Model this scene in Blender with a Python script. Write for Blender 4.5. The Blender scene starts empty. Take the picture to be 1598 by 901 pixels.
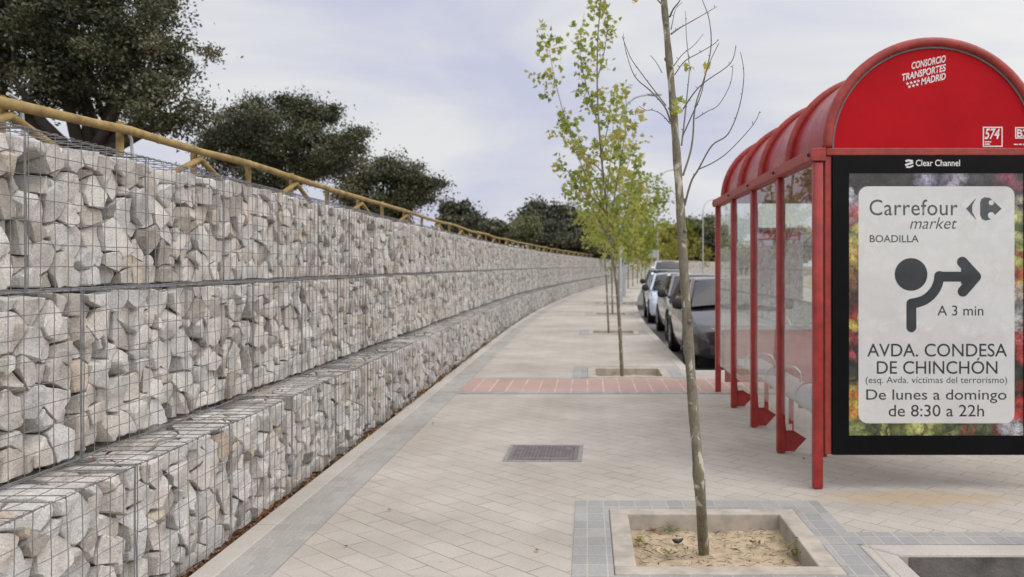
import bpy, bmesh, math, random
import numpy as np
from mathutils import Vector, Matrix, noise as mnoise

random.seed(7)
rng = np.random.default_rng(7)
SC = bpy.context.scene
COL = SC.collection
R = math.radians

# ------------------------------------------------------------------ camera
EYE, FPX, VX, VY = 1.5, 1356.0, 917.0, 415.0      # eye height, focal length and vanishing point in photo pixels
cd = bpy.data.cameras.new('camera')
cam = bpy.data.objects.new('camera', cd)
COL.objects.link(cam)
cam.location = (0, 0, EYE)
cam.rotation_euler = (R(90), 0, 0)
cd.sensor_fit = 'HORIZONTAL'
cd.sensor_width = 36
cd.lens = 36 * FPX / 1598
cd.shift_x = (799 - VX) / 1598
cd.shift_y = (VY - 450.5) / 1598
cd.clip_start = 0.05
cd.clip_end = 4000
cd.dof.use_dof = True
cd.dof.focus_distance = 4.2
cd.dof.aperture_fstop = 3.2
SC.camera = cam

# ------------------------------------------------------------------ sky and sun
W = bpy.data.worlds.new('World')
SC.world = W
W.use_nodes = True
nt = W.node_tree
for n in list(nt.nodes):
    nt.nodes.remove(n)


def nd(t, kind, **kw):
    n = t.nodes.new(kind)
    ins = kw.pop('ins', {})
    for k, v in kw.items():
        setattr(n, k, v)
    for k, v in ins.items():
        n.inputs[k].default_value = v
    return n


def ramp(t, stops, mode='LINEAR'):
    n = t.nodes.new('ShaderNodeValToRGB')
    n.color_ramp.interpolation = mode
    e = n.color_ramp.elements
    while len(e) < len(stops):
        e.new(0.5)
    for el, (p, c) in zip(e, stops):
        el.position = p
        el.color = c if len(c) == 4 else (*c, 1)
    return n


SUN_EL, SUN_AZ = 55.0, 120.0     # veiled sun: elevation, compass angle clockwise from +Y
sky = nd(nt, 'ShaderNodeTexSky', sky_type='NISHITA', sun_disc=False, sun_elevation=R(SUN_EL), sun_rotation=R(SUN_AZ), air_density=1.0, dust_density=2.0)
tc = nd(nt, 'ShaderNodeTexCoord')
mp = nd(nt, 'ShaderNodeMapping')
mp.inputs['Scale'].default_value = (1.0, 1.0, 3.6)
mp.inputs['Location'].default_value = (0.35, 0.2, 0.1)
nz = nd(nt, 'ShaderNodeTexNoise', ins={'Scale': 2.3, 'Detail': 5.0, 'Roughness': 0.5, 'Distortion': 0.4})
nt.links.new(tc.outputs['Generated'], mp.inputs['Vector'])
nt.links.new(mp.outputs['Vector'], nz.inputs['Vector'])
cr = ramp(nt, [(0.36, (0.60, 0.62, 0.775)), (0.47, (0.70, 0.71, 0.795)), (0.58, (0.82, 0.82, 0.83))])
nt.links.new(nz.outputs['Fac'], cr.inputs['Fac'])
# thin overcast: the cloud sheet is brighter overhead and brightest, and warmer, round the veiled sun
sdir = Vector((math.sin(R(SUN_AZ)) * math.cos(R(SUN_EL)), math.cos(R(SUN_AZ)) * math.cos(R(SUN_EL)), math.sin(R(SUN_EL))))
dt = nd(nt, 'ShaderNodeVectorMath', operation='DOT_PRODUCT')
nt.links.new(tc.outputs['Generated'], dt.inputs[0])
dt.inputs[1].default_value = sdir
zr = nd(nt, 'ShaderNodeMapRange', interpolation_type='SMOOTHSTEP', ins={'From Min': -0.05, 'From Max': 1.0, 'To Min': 0.0, 'To Max': 1.0})
nt.links.new(dt.outputs['Value'], zr.inputs['Value'])
glow = ramp(nt, [(0.0, (1.0, 1.0, 1.0)), (0.5, (1.52, 1.475, 1.40)), (1.0, (2.75, 2.62, 2.42))])
nt.links.new(zr.outputs['Result'], glow.inputs['Fac'])
mul = nd(nt, 'ShaderNodeVectorMath', operation='MULTIPLY')
nt.links.new(cr.outputs['Color'], mul.inputs[0])
nt.links.new(glow.outputs['Color'], mul.inputs[1])
bgc = nd(nt, 'ShaderNodeBackground', ins={'Strength': 1.0})
nt.links.new(mul.outputs['Vector'], bgc.inputs['Color'])
bgs = nd(nt, 'ShaderNodeBackground', ins={'Strength': 0.08})
nt.links.new(sky.outputs['Color'], bgs.inputs['Color'])
mx = nd(nt, 'ShaderNodeMixShader', ins={'Fac': 0.92})
nt.links.new(bgs.outputs[0], mx.inputs[1])
nt.links.new(bgc.outputs[0], mx.inputs[2])
wo = nd(nt, 'ShaderNodeOutputWorld')
nt.links.new(mx.outputs[0], wo.inputs['Surface'])

sl = bpy.data.lights.new('sun', 'SUN')
sl.energy = 1.0
sl.angle = R(30)
sl.color = (1.0, 0.97, 0.93)
sun = bpy.data.objects.new('sun', sl)
COL.objects.link(sun)
sd = Vector((math.sin(R(SUN_AZ)) * math.cos(R(SUN_EL)), math.cos(R(SUN_AZ)) * math.cos(R(SUN_EL)), math.sin(R(SUN_EL))))
sun.rotation_euler = (-sd).to_track_quat('-Z', 'Y').to_euler()

vs = SC.view_settings
vs.view_transform = 'Standard'
vs.look = 'None'
vs.exposure = 0.0
vs.gamma = 1.0
vs.use_curve_mapping = False
SC.cycles.max_bounces = 8
SC.cycles.transparent_max_bounces = 12
SC.cycles.use_denoising = True


def at(px, py, y):
    """point seen at a photo pixel, y metres down the street"""
    return Vector(((px - VX) * y / FPX, y, EYE - (py - VY) * y / FPX))


# ------------------------------------------------------------------ materials
MATS = {}


def newmat(name):
    m = bpy.data.materials.new(name)
    m.use_nodes = True
    t = m.node_tree
    for n in list(t.nodes):
        t.nodes.remove(n)
    o = t.nodes.new('ShaderNodeOutputMaterial')
    p = t.nodes.new('ShaderNodeBsdfPrincipled')
    t.links.new(p.outputs[0], o.inputs['Surface'])
    MATS[name] = m
    return m, t, p, o


def simple(name, col, rough=0.6, metal=0.0, var=0.12, scale=6.0, bump=0.0, bscale=60.0, spec=0.5, coat=0.0, trans=0.0, detail=5.0, coord='Object'):
    """colour with broad uneven tone and a fine bump"""
    m, t, p, o = newmat(name)
    p.inputs['Roughness'].default_value = rough
    p.inputs['Metallic'].default_value = metal
    p.inputs['Specular IOR Level'].default_value = spec
    p.inputs['Coat Weight'].default_value = coat
    p.inputs['Coat Roughness'].default_value = 0.05
    p.inputs['Transmission Weight'].default_value = trans
    c = nd(t, 'ShaderNodeTexCoord')
    n = nd(t, 'ShaderNodeTexNoise', ins={'Scale': scale, 'Detail': detail, 'Roughness': 0.6})
    t.links.new(c.outputs[coord], n.inputs['Vector'])
    lo = tuple(max(0, x * (1 - var)) for x in col)
    hi = tuple(min(1, x * (1 + var)) for x in col)
    r = ramp(t, [(0.3, lo), (0.7, hi)])
    t.links.new(n.outputs['Fac'], r.inputs['Fac'])
    t.links.new(r.outputs['Color'], p.inputs['Base Color'])
    if bump > 0:
        n2 = nd(t, 'ShaderNodeTexNoise', ins={'Scale': bscale, 'Detail': 6.0, 'Roughness': 0.65})
        t.links.new(c.outputs[coord], n2.inputs['Vector'])
        b = nd(t, 'ShaderNodeBump', ins={'Strength': bump, 'Distance': 0.01})
        t.links.new(n2.outputs['Fac'], b.inputs['Height'])
        t.links.new(b.outputs['Normal'], p.inputs['Normal'])
    return m


def mixc(t, fac, a, b, mode='MIX'):
    n = nd(t, 'ShaderNodeMix', data_type='RGBA', blend_type=mode)
    for sock, v in ((0, fac), (6, a), (7, b)):
        if hasattr(v, 'is_output') or isinstance(v, bpy.types.NodeSocket):
            t.links.new(v, n.inputs[sock])
        elif sock == 0:
            n.inputs[0].default_value = v
        else:
            n.inputs[sock].default_value = (*v, 1) if len(v) == 3 else v
    return n.outputs[2]


def paving(name, c1, c2, mortar, bw, rh, ms=0.004, rot=0.0, offset=0.5, stain=0.2, shift=(0, 0), rough=0.85, warp=0.0, bump=0.5):
    m, t, p, o = newmat(name)
    p.inputs['Roughness'].default_value = rough
    p.inputs['Specular IOR Level'].default_value = 0.3
    g = nd(t, 'ShaderNodeNewGeometry')
    mp = nd(t, 'ShaderNodeMapping')
    mp.inputs['Rotation'].default_value = (0, 0, rot)
    mp.inputs['Location'].default_value = (shift[0], shift[1], 0)
    wn = nd(t, 'ShaderNodeTexNoise', ins={'Scale': 1.3, 'Detail': 2.0})
    t.links.new(g.outputs['Position'], wn.inputs['Vector'])
    va = nd(t, 'ShaderNodeVectorMath', operation='MULTIPLY_ADD')
    t.links.new(wn.outputs['Color'], va.inputs[0])
    va.inputs[1].default_value = (warp, warp, 0)
    t.links.new(g.outputs['Position'], va.inputs[2])
    t.links.new(va.outputs[0], mp.inputs['Vector'])
    b = nd(t, 'ShaderNodeTexBrick', ins={'Scale': 1.0, 'Mortar Size': ms, 'Mortar Smooth': 0.4, 'Bias': 0.0, 'Brick Width': bw, 'Row Height': rh,
                                         'Color1': (*c1, 1), 'Color2': (*c2, 1), 'Mortar': (*mortar, 1)})
    b.offset = offset
    t.links.new(mp.outputs['Vector'], b.inputs['Vector'])
    # joints come and go: sand and dirt fill them unevenly
    jn = nd(t, 'ShaderNodeTexNoise', ins={'Scale': 2.2, 'Detail': 4.0, 'Roughness': 0.7})
    t.links.new(g.outputs['Position'], jn.inputs['Vector'])
    jr = ramp(t, [(0.35, (0.12,) * 3), (0.62, (0.85,) * 3)])
    t.links.new(jn.outputs['Fac'], jr.inputs['Fac'])
    base = tuple((x + y) / 2 for x, y in zip(c1, c2))
    col = mixc(t, jr.outputs['Color'], base, b.outputs['Color'])
    jm = mixc(t, b.outputs['Fac'], b.outputs['Color'], col)
    n = nd(t, 'ShaderNodeTexNoise', ins={'Scale': 0.9, 'Detail': 7.0, 'Roughness': 0.62})
    t.links.new(g.outputs['Position'], n.inputs['Vector'])
    r = ramp(t, [(0.3, (1 - stain, 1 - stain * 1.05, 1 - stain * 1.15)), (0.7, (1 + stain * 0.4,) * 3)])
    t.links.new(n.outputs['Fac'], r.inputs['Fac'])
    c3 = mixc(t, 1.0, jm, r.outputs['Color'], 'MULTIPLY')
    n2 = nd(t, 'ShaderNodeTexNoise', ins={'Scale': 90.0, 'Detail': 4.0, 'Roughness': 0.7})
    t.links.new(g.outputs['Position'], n2.inputs['Vector'])
    r2 = ramp(t, [(0.3, (0.84,) * 3), (0.7, (1.1,) * 3)])
    t.links.new(n2.outputs['Fac'], r2.inputs['Fac'])
    c4 = mixc(t, 1.0, c3, r2.outputs['Color'], 'MULTIPLY')
    t.links.new(c4, p.inputs['Base Color'])
    ad = nd(t, 'ShaderNodeMath', operation='MULTIPLY_ADD')
    t.links.new(b.outputs['Fac'], ad.inputs[0])
    ad.inputs[1].default_value = -1.0
    ml = nd(t, 'ShaderNodeMath', operation='MULTIPLY')
    t.links.new(n2.outputs['Fac'], ml.inputs[0])
    ml.inputs[1].default_value = 0.5
    t.links.new(ml.outputs[0], ad.inputs[2])
    bp = nd(t, 'ShaderNodeBump', ins={'Strength': bump, 'Distance': 0.004})
    t.links.new(ad.outputs[0], bp.inputs['Height'])
    t.links.new(bp.outputs['Normal'], p.inputs['Normal'])
    return m, t, p, c4


PAVER, _t, _p, _c = paving('paver', (0.455, 0.425, 0.382), (0.425, 0.397, 0.357), (0.19, 0.17, 0.15), 0.28, 0.14, ms=0.004, rot=R(45), stain=0.24, warp=0.012)
_g0 = nd(_t, 'ShaderNodeNewGeometry')
_v0 = nd(_t, 'ShaderNodeTexVoronoi', ins={'Scale': 2.1, 'Randomness': 1.0})
_t.links.new(_g0.outputs['Position'], _v0.inputs['Vector'])
_s0 = nd(_t, 'ShaderNodeSeparateColor')
_t.links.new(_v0.outputs['Color'], _s0.inputs[0])
_k0 = nd(_t, 'ShaderNodeMath', operation='MULTIPLY')
_t.links.new(_s0.outputs[0], _k0.inputs[0])
_k0.inputs[1].default_value = 0.055
_c0 = nd(_t, 'ShaderNodeMath', operation='LESS_THAN')
_t.links.new(_v0.outputs['Distance'], _c0.inputs[0])
_t.links.new(_k0.outputs[0], _c0.inputs[1])
_f0 = nd(_t, 'ShaderNodeMath', operation='MULTIPLY')
_t.links.new(_c0.outputs[0], _f0.inputs[0])
_f0.inputs[1].default_value = 0.38
_c = mixc(_t, _f0.outputs[0], _c, (0.17, 0.15, 0.13))
_n1 = nd(_t, 'ShaderNodeTexNoise', ins={'Scale': 0.55, 'Detail': 8.0, 'Roughness': 0.72, 'Distortion': 0.6})
_t.links.new(_g0.outputs['Position'], _n1.inputs['Vector'])
_r1 = ramp(_t, [(0.50, (0.0,) * 3), (0.72, (0.42,) * 3)])
_t.links.new(_n1.outputs['Fac'], _r1.inputs['Fac'])
_c = mixc(_t, _r1.outputs['Color'], _c, (0.30, 0.265, 0.225))
# rusty yellow run-off stain in front of the shelter panel
_g = nd(_t, 'ShaderNodeNewGeometry')
_m = nd(_t, 'ShaderNodeMapping')
_m.inputs['Location'].default_value = (-2.15 / 0.75, -5.62 / 0.22, 0)
_m.inputs['Scale'].default_value = (1 / 0.75, 1 / 0.22, 0)
_n = nd(_t, 'ShaderNodeTexNoise', ins={'Scale': 5.0, 'Detail': 5.0})
_t.links.new(_g.outputs['Position'], _n.inputs['Vector'])
_t.links.new(_g.outputs['Position'], _m.inputs['Vector'])
_l = nd(_t, 'ShaderNodeVectorMath', operation='LENGTH')
_t.links.new(_m.outputs[0], _l.inputs[0])
_s = nd(_t, 'ShaderNodeMath', operation='MULTIPLY_ADD')
_t.links.new(_n.outputs['Fac'], _s.inputs[0])
_s.inputs[1].default_value = 1.4
_t.links.new(_l.outputs['Value'], _s.inputs[2])
_r = ramp(_t, [(0.62, (0.55,) * 3), (1.0, (0,) * 3)])
_d = nd(_t, 'ShaderNodeMath', operation='DIVIDE')
_t.links.new(_s.outputs[0], _d.inputs[0])
_d.inputs[1].default_value = 1.75
_t.links.new(_d.outputs[0], _r.inputs['Fac'])
_t.links.new(mixc(_t, _r.outputs['Color'], _c, (0.42, 0.31, 0.17)), _p.inputs['Base Color'])

SETT = paving('grey_sett', (0.35, 0.35, 0.34), (0.28, 0.285, 0.285), (0.45, 0.42, 0.37), 0.10, 0.15, ms=0.006, offset=0.0, stain=0.2, shift=(0.0, 0.0))[0]
SETT_WALL = paving('grey_sett_by_wall', (0.375, 0.362, 0.338), (0.32, 0.312, 0.295), (0.44, 0.41, 0.37), 0.087, 0.14, ms=0.005, offset=0.5, stain=0.2, shift=(0.05, 0.0))[0]
REDTILE = paving('red_tile', (0.43, 0.30, 0.265), (0.40, 0.275, 0.24), (0.58, 0.50, 0.45), 0.195, 3.0, ms=0.011, offset=0.0, stain=0.15, shift=(0, 0))[0]
KERB = paving('kerb_concrete', (0.46, 0.435, 0.40), (0.43, 0.405, 0.37), (0.22, 0.2, 0.18), 1.0, 1.0, ms=0.004, offset=0.0, stain=0.22, shift=(0.5, 0.1))[0]
PITKERB = simple('pit_concrete', (0.38, 0.345, 0.295), 0.9, var=0.28, scale=6, bump=0.35, bscale=120)
ASPHALT = simple('asphalt', (0.13, 0.127, 0.122), 0.9, var=0.25, scale=2, bump=0.5, bscale=250, coord='Object')
VERGE = simple('dry_verge', (0.36, 0.30, 0.19), 0.95, var=0.3, scale=0.6, bump=0.5, bscale=20)
EARTH = simple('dry_earth', (0.17, 0.13, 0.085), 0.95, var=0.35, scale=1.2, bump=0.5, bscale=30)
SOIL = simple('trench_soil', (0.10, 0.07, 0.045), 0.95, var=0.4, scale=9, bump=0.6, bscale=60)
SAND = simple('sand', (0.45, 0.36, 0.245), 0.95, var=0.30, scale=16, bump=0.9, bscale=70)
WIRE = simple('galvanised_wire', (0.17, 0.17, 0.175), 0.55, metal=0.2, var=0.25, scale=20)
LOG = simple('treated_pine', (0.275, 0.195, 0.072), 0.85, var=0.45, scale=7, bump=0.3, bscale=40)
GALV = simple('galvanised_steel', (0.42, 0.44, 0.46), 0.45, metal=0.5, var=0.1, scale=4)
TOTEM = simple('pale_grey_paint', (0.33, 0.36, 0.38), 0.5, var=0.1, scale=2)
RED = simple('red_paint', (0.31, 0.022, 0.020), 0.40, var=0.28, scale=11, bump=0.10, bscale=35, coat=0.15)
REDBEAM = simple('weathered_red_paint', (0.30, 0.034, 0.026), 0.5, var=0.28, scale=14, bump=0.08, bscale=60)
REDPANEL = simple('red_panel', (0.43, 0.004, 0.010), 0.55, var=0.10, scale=3, spec=0.12)
BLACK = simple('black_frame', (0.004, 0.004, 0.005), 0.35, var=0.3, scale=4, spec=0.12)
RUBBER = simple('rubber', (0.02, 0.02, 0.02), 0.85, var=0.2, scale=10)
SEAL = simple('grey_seal', (0.16, 0.13, 0.13), 0.6, var=0.2, scale=10)
WHITEINK = simple('white_vinyl', (0.72, 0.70, 0.70), 0.5, var=0.06, scale=30)
DARKINK = simple('dark_print', (0.022, 0.027, 0.034), 0.45, var=0.35, scale=8, coat=0.3)
GREYINK = simple('grey_print', (0.06, 0.068, 0.075), 0.45, var=0.2, scale=9, coat=0.3)
STEEL = simple('brushed_steel', (0.5, 0.5, 0.5), 0.35, metal=0.8, var=0.12, scale=8)
SEATGREY = simple('pale_grey_seat', (0.36, 0.37, 0.385), 0.5, var=0.12, scale=5)
PLASTICW = simple('white_plastic', (0.66, 0.62, 0.56), 0.5, var=0.1, scale=20)
IRON = simple('cast_iron', (0.17, 0.155, 0.155), 0.7, metal=0.2, var=0.25, scale=12, bump=0.4, bscale=90)
IRONLIGHT = simple('worn_iron', (0.26, 0.24, 0.235), 0.6, metal=0.2, var=0.25, scale=20)
DARKMATTER = simple('dark_rind', (0.015, 0.013, 0.012), 0.6, var=0.3, scale=30)


def glass_mat(name, tint=(0.95, 0.97, 0.96), rough=0.015, dirt=0.09):
    m, t, p, o = newmat(name)
    t.nodes.remove(p)
    tr = nd(t, 'ShaderNodeBsdfTransparent', ins={'Color': (*tint, 1)})
    gl = nd(t, 'ShaderNodeBsdfGlossy', ins={'Color': (0.95, 0.95, 0.95, 1), 'Roughness': rough})
    df = nd(t, 'ShaderNodeBsdfDiffuse', ins={'Color': (0.72, 0.72, 0.72, 1)})
    t2 = nd(t, 'ShaderNodeBsdfTranslucent', ins={'Color': (0.72, 0.72, 0.72, 1)})
    dd = nd(t, 'ShaderNodeMixShader', ins={'Fac': 0.5})
    t.links.new(df.outputs[0], dd.inputs[1])
    t.links.new(t2.outputs[0], dd.inputs[2])
    fr = nd(t, 'ShaderNodeFresnel', ins={'IOR': 1.42})
    bk = nd(t, 'ShaderNodeNewGeometry')
    nb = nd(t, 'ShaderNodeMath', operation='SUBTRACT')
    nb.inputs[0].default_value = 1.0
    t.links.new(bk.outputs['Backfacing'], nb.inputs[1])
    ff = nd(t, 'ShaderNodeMath', operation='MULTIPLY')
    t.links.new(fr.outputs[0], ff.inputs[0])
    t.links.new(nb.outputs[0], ff.inputs[1])
    mx = nd(t, 'ShaderNodeMixShader')
    t.links.new(ff.outputs[0], mx.inputs[0])
    t.links.new(tr.outputs[0], mx.inputs[1])
    t.links.new(gl.outputs[0], mx.inputs[2])
    c = nd(t, 'ShaderNodeTexCoord')
    n = nd(t, 'ShaderNodeTexNoise', ins={'Scale': 4.0, 'Detail': 6.0, 'Roughness': 0.7})
    t.links.new(c.outputs['Object'], n.inputs['Vector'])
    r = ramp(t, [(0.35, (dirt * 0.4,) * 3), (0.75, (dirt * 1.6,) * 3)])
    t.links.new(n.outputs['Fac'], r.inputs['Fac'])
    m2 = nd(t, 'ShaderNodeMixShader')
    t.links.new(r.outputs['Color'], m2.inputs[0])
    t.links.new(mx.outputs[0], m2.inputs[1])
    t.links.new(dd.outputs[0], m2.inputs[2])
    t.links.new(m2.outputs[0], o.inputs['Surface'])
    return m


GLASS = glass_mat('shelter_glass')


def roof_plastic():
    m, t, p, o = newmat('red_roof_sheet')
    p.inputs['Base Color'].default_value = (0.42, 0.02, 0.03, 1)
    p.inputs['Roughness'].default_value = 0.3
    p.inputs['Specular IOR Level'].default_value = 0.2
    c = nd(t, 'ShaderNodeTexCoord')
    n = nd(t, 'ShaderNodeTexNoise', ins={'Scale': 5.0, 'Detail': 6.0, 'Roughness': 0.65})
    t.links.new(c.outputs['Object'], n.inputs['Vector'])
    r = ramp(t, [(0.3, (0.36, 0.012, 0.020)), (0.7, (0.43, 0.035, 0.042))])
    t.links.new(n.outputs['Fac'], r.inputs['Fac'])
    t.links.new(r.outputs['Color'], p.inputs['Base Color'])
    r2 = ramp(t, [(0.3, (0.15,) * 3), (0.7, (0.34,) * 3)])
    t.links.new(n.outputs['Fac'], r2.inputs['Fac'])
    t.links.new(r2.outputs['Color'], p.inputs['Roughness'])
    tl = nd(t, 'ShaderNodeBsdfTranslucent', ins={'Color': (0.75, 0.03, 0.04, 1)})
    mx = nd(t, 'ShaderNodeMixShader', ins={'Fac': 0.25})
    t.links.new(p.outputs[0], mx.inputs[1])
    t.links.new(tl.outputs[0], mx.inputs[2])
    t.links.new(mx.outputs[0], o.inputs['Surface'])
    return m


ROOFSHEET = roof_plastic()


def stone_mat():
    m, t, p, o = newmat('granite')
    p.inputs['Roughness'].default_value = 0.9
    p.inputs['Specular IOR Level'].default_value = 0.25
    c = nd(t, 'ShaderNodeTexCoord')
    a = nd(t, 'ShaderNodeAttribute', attribute_name='tint')
    r = ramp(t, [(0.0, (0.40, 0.365, 0.325)), (0.14, (0.53, 0.505, 0.465)), (0.40, (0.62, 0.60, 0.565)), (0.60, (0.54, 0.54, 0.53)),
                 (0.78, (0.68, 0.655, 0.61)), (0.94, (0.60, 0.55, 0.505)), (0.985, (0.56, 0.49, 0.40)), (1.0, (0.46, 0.39, 0.32))])
    t.links.new(a.outputs['Fac'], r.inputs['Fac'])
    n = nd(t, 'ShaderNodeTexNoise', ins={'Scale': 6.0, 'Detail': 5.0, 'Roughness': 0.6})
    t.links.new(c.outputs['Object'], n.inputs['Vector'])
    r1 = ramp(t, [(0.3, (0.72, 0.70, 0.66)), (0.5, (0.98, 0.98, 0.98)), (0.72, (1.14, 1.13, 1.10))])
    t.links.new(n.outputs['Fac'], r1.inputs['Fac'])
    c1 = mixc(t, 1.0, r.outputs['Color'], r1.outputs['Color'], 'MULTIPLY')
    n3 = nd(t, 'ShaderNodeTexNoise', ins={'Scale': 11.0, 'Detail': 3.0, 'Roughness': 0.5})
    t.links.new(c.outputs['Object'], n3.inputs['Vector'])
    r3 = ramp(t, [(0.64, (0,) * 3), (0.80, (0.4,) * 3)])
    t.links.new(n3.outputs['Fac'], r3.inputs['Fac'])
    c2 = mixc(t, r3.outputs['Color'], c1, (0.44, 0.34, 0.22))
    n2 = nd(t, 'ShaderNodeTexNoise', ins={'Scale': 140.0, 'Detail': 3.0, 'Roughness': 0.7})
    t.links.new(c.outputs['Object'], n2.inputs['Vector'])
    r2 = ramp(t, [(0.32, (0.66,) * 3), (0.5, (1.0,) * 3), (0.7, (1.22,) * 3)])
    t.links.new(n2.outputs['Fac'], r2.inputs['Fac'])
    c3 = mixc(t, 1.0, c2, r2.outputs['Color'], 'MULTIPLY')
    t.links.new(c3, p.inputs['Base Color'])
    nb = nd(t, 'ShaderNodeTexNoise', ins={'Scale': 32.0, 'Detail': 8.0, 'Roughness': 0.68})
    t.links.new(c.outputs['Object'], nb.inputs['Vector'])
    b = nd(t, 'ShaderNodeBump', ins={'Strength': 0.9, 'Distance': 0.014})
    t.links.new(nb.outputs['Fac'], b.inputs['Height'])
    t.links.new(b.outputs['Normal'], p.inputs['Normal'])
    return m


STONE = stone_mat()


def leaf_mat(name, stops, trans=0.35, rough=0.5):
    m, t, p, o = newmat(name)
    a = nd(t, 'ShaderNodeAttribute', attribute_name='tint')
    r = ramp(t, stops)
    t.links.new(a.outputs['Fac'], r.inputs['Fac'])
    t.links.new(r.outputs['Color'], p.inputs['Base Color'])
    p.inputs['Roughness'].default_value = rough
    p.inputs['Specular IOR Level'].default_value = 0.35
    tl = nd(t, 'ShaderNodeBsdfTranslucent')
    t.links.new(r.outputs['Color'], tl.inputs['Color'])
    mx = nd(t, 'ShaderNodeMixShader', ins={'Fac': trans})
    t.links.new(p.outputs[0], mx.inputs[1])
    t.links.new(tl.outputs[0], mx.inputs[2])
    t.links.new(mx.outputs[0], o.inputs['Surface'])
    return m


OAKLEAF = leaf_mat('holm_oak_leaf', [(0, (0.026, 0.033, 0.016)), (0.5, (0.070, 0.078, 0.038)), (0.85, (0.12, 0.122, 0.066)), (1.0, (0.15, 0.125, 0.075))], trans=0.15)
FARLEAF = leaf_mat('far_oak_leaf', [(0, (0.045, 0.052, 0.034)), (0.6, (0.085, 0.09, 0.055)), (1.0, (0.13, 0.12, 0.07))], trans=0.15)
PALELEAF = leaf_mat('pale_shrub_leaf', [(0, (0.10, 0.12, 0.05)), (0.6, (0.17, 0.19, 0.09)), (1.0, (0.24, 0.23, 0.12))], trans=0.25)
PLANELEAF = leaf_mat('plane_leaf', [(0, (0.15, 0.20, 0.035)), (0.4, (0.30, 0.35, 0.065)), (0.8, (0.44, 0.43, 0.10)), (0.95, (0.46, 0.38, 0.10)), (1.0, (0.42, 0.33, 0.09))], trans=0.5)
YELLOWLEAF = leaf_mat('yellowing_leaf', [(0, (0.15, 0.18, 0.03)), (0.5, (0.27, 0.27, 0.05)), (0.85, (0.38, 0.31, 0.06)), (1.0, (0.40, 0.27, 0.07))], trans=0.5)
DEADLEAF = leaf_mat('dead_leaf', [(0, (0.06, 0.032, 0.018)), (0.5, (0.16, 0.075, 0.035)), (0.8, (0.26, 0.13, 0.06)), (1, (0.36, 0.25, 0.14))], trans=0.1, rough=0.8)
WEEDLEAF = leaf_mat('weed_leaf', [(0, (0.13, 0.15, 0.035)), (1.0, (0.33, 0.32, 0.10))], trans=0.3)
OAKBARK = simple('oak_bark', (0.045, 0.038, 0.032), 0.95, var=0.3, scale=6, bump=0.8, bscale=30)
TWIGBARK = simple('twig_bark', (0.17, 0.15, 0.13), 0.85, var=0.2, scale=20)


def plane_bark():
    m, t, p, o = newmat('plane_bark')
    p.inputs['Roughness'].default_value = 0.8
    c = nd(t, 'ShaderNodeTexCoord')
    mp = nd(t, 'ShaderNodeMapping')
    mp.inputs['Scale'].default_value = (9, 9, 3.4)
    t.links.new(c.outputs['Object'], mp.inputs['Vector'])
    n = nd(t, 'ShaderNodeTexNoise', ins={'Scale': 2.4, 'Detail': 3.0, 'Roughness': 0.5, 'Distortion': 0.8})
    t.links.new(mp.outputs[0], n.inputs['Vector'])
    r = ramp(t, [(0.28, (0.085, 0.075, 0.052)), (0.40, (0.145, 0.13, 0.092)), (0.56, (0.185, 0.168, 0.118)), (0.60, (0.21, 0.19, 0.13)), (0.62, (0.43, 0.40, 0.31)), (0.75, (0.47, 0.44, 0.35))])
    t.links.new(n.outputs['Fac'], r.inputs['Fac'])
    n2 = nd(t, 'ShaderNodeTexNoise', ins={'Scale': 60.0, 'Detail': 4.0})
    t.links.new(c.outputs['Object'], n2.inputs['Vector'])
    r2 = ramp(t, [(0.3, (0.8,) * 3), (0.7, (1.15,) * 3)])
    t.links.new(n2.outputs['Fac'], r2.inputs['Fac'])
    t.links.new(mixc(t, 1.0, r.outputs['Color'], r2.outputs['Color'], 'MULTIPLY'), p.inputs['Base Color'])
    b = nd(t, 'ShaderNodeBump', ins={'Strength': 0.4, 'Distance': 0.004})
    t.links.new(n.outputs['Fac'], b.inputs['Height'])
    t.links.new(b.outputs['Normal'], p.inputs['Normal'])
    return m


PLANEBARK = plane_bark()


X0_, X1_, Z0_, Z1_ = 1.754, 2.926, 0.361, 2.121      # edges of the print


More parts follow.
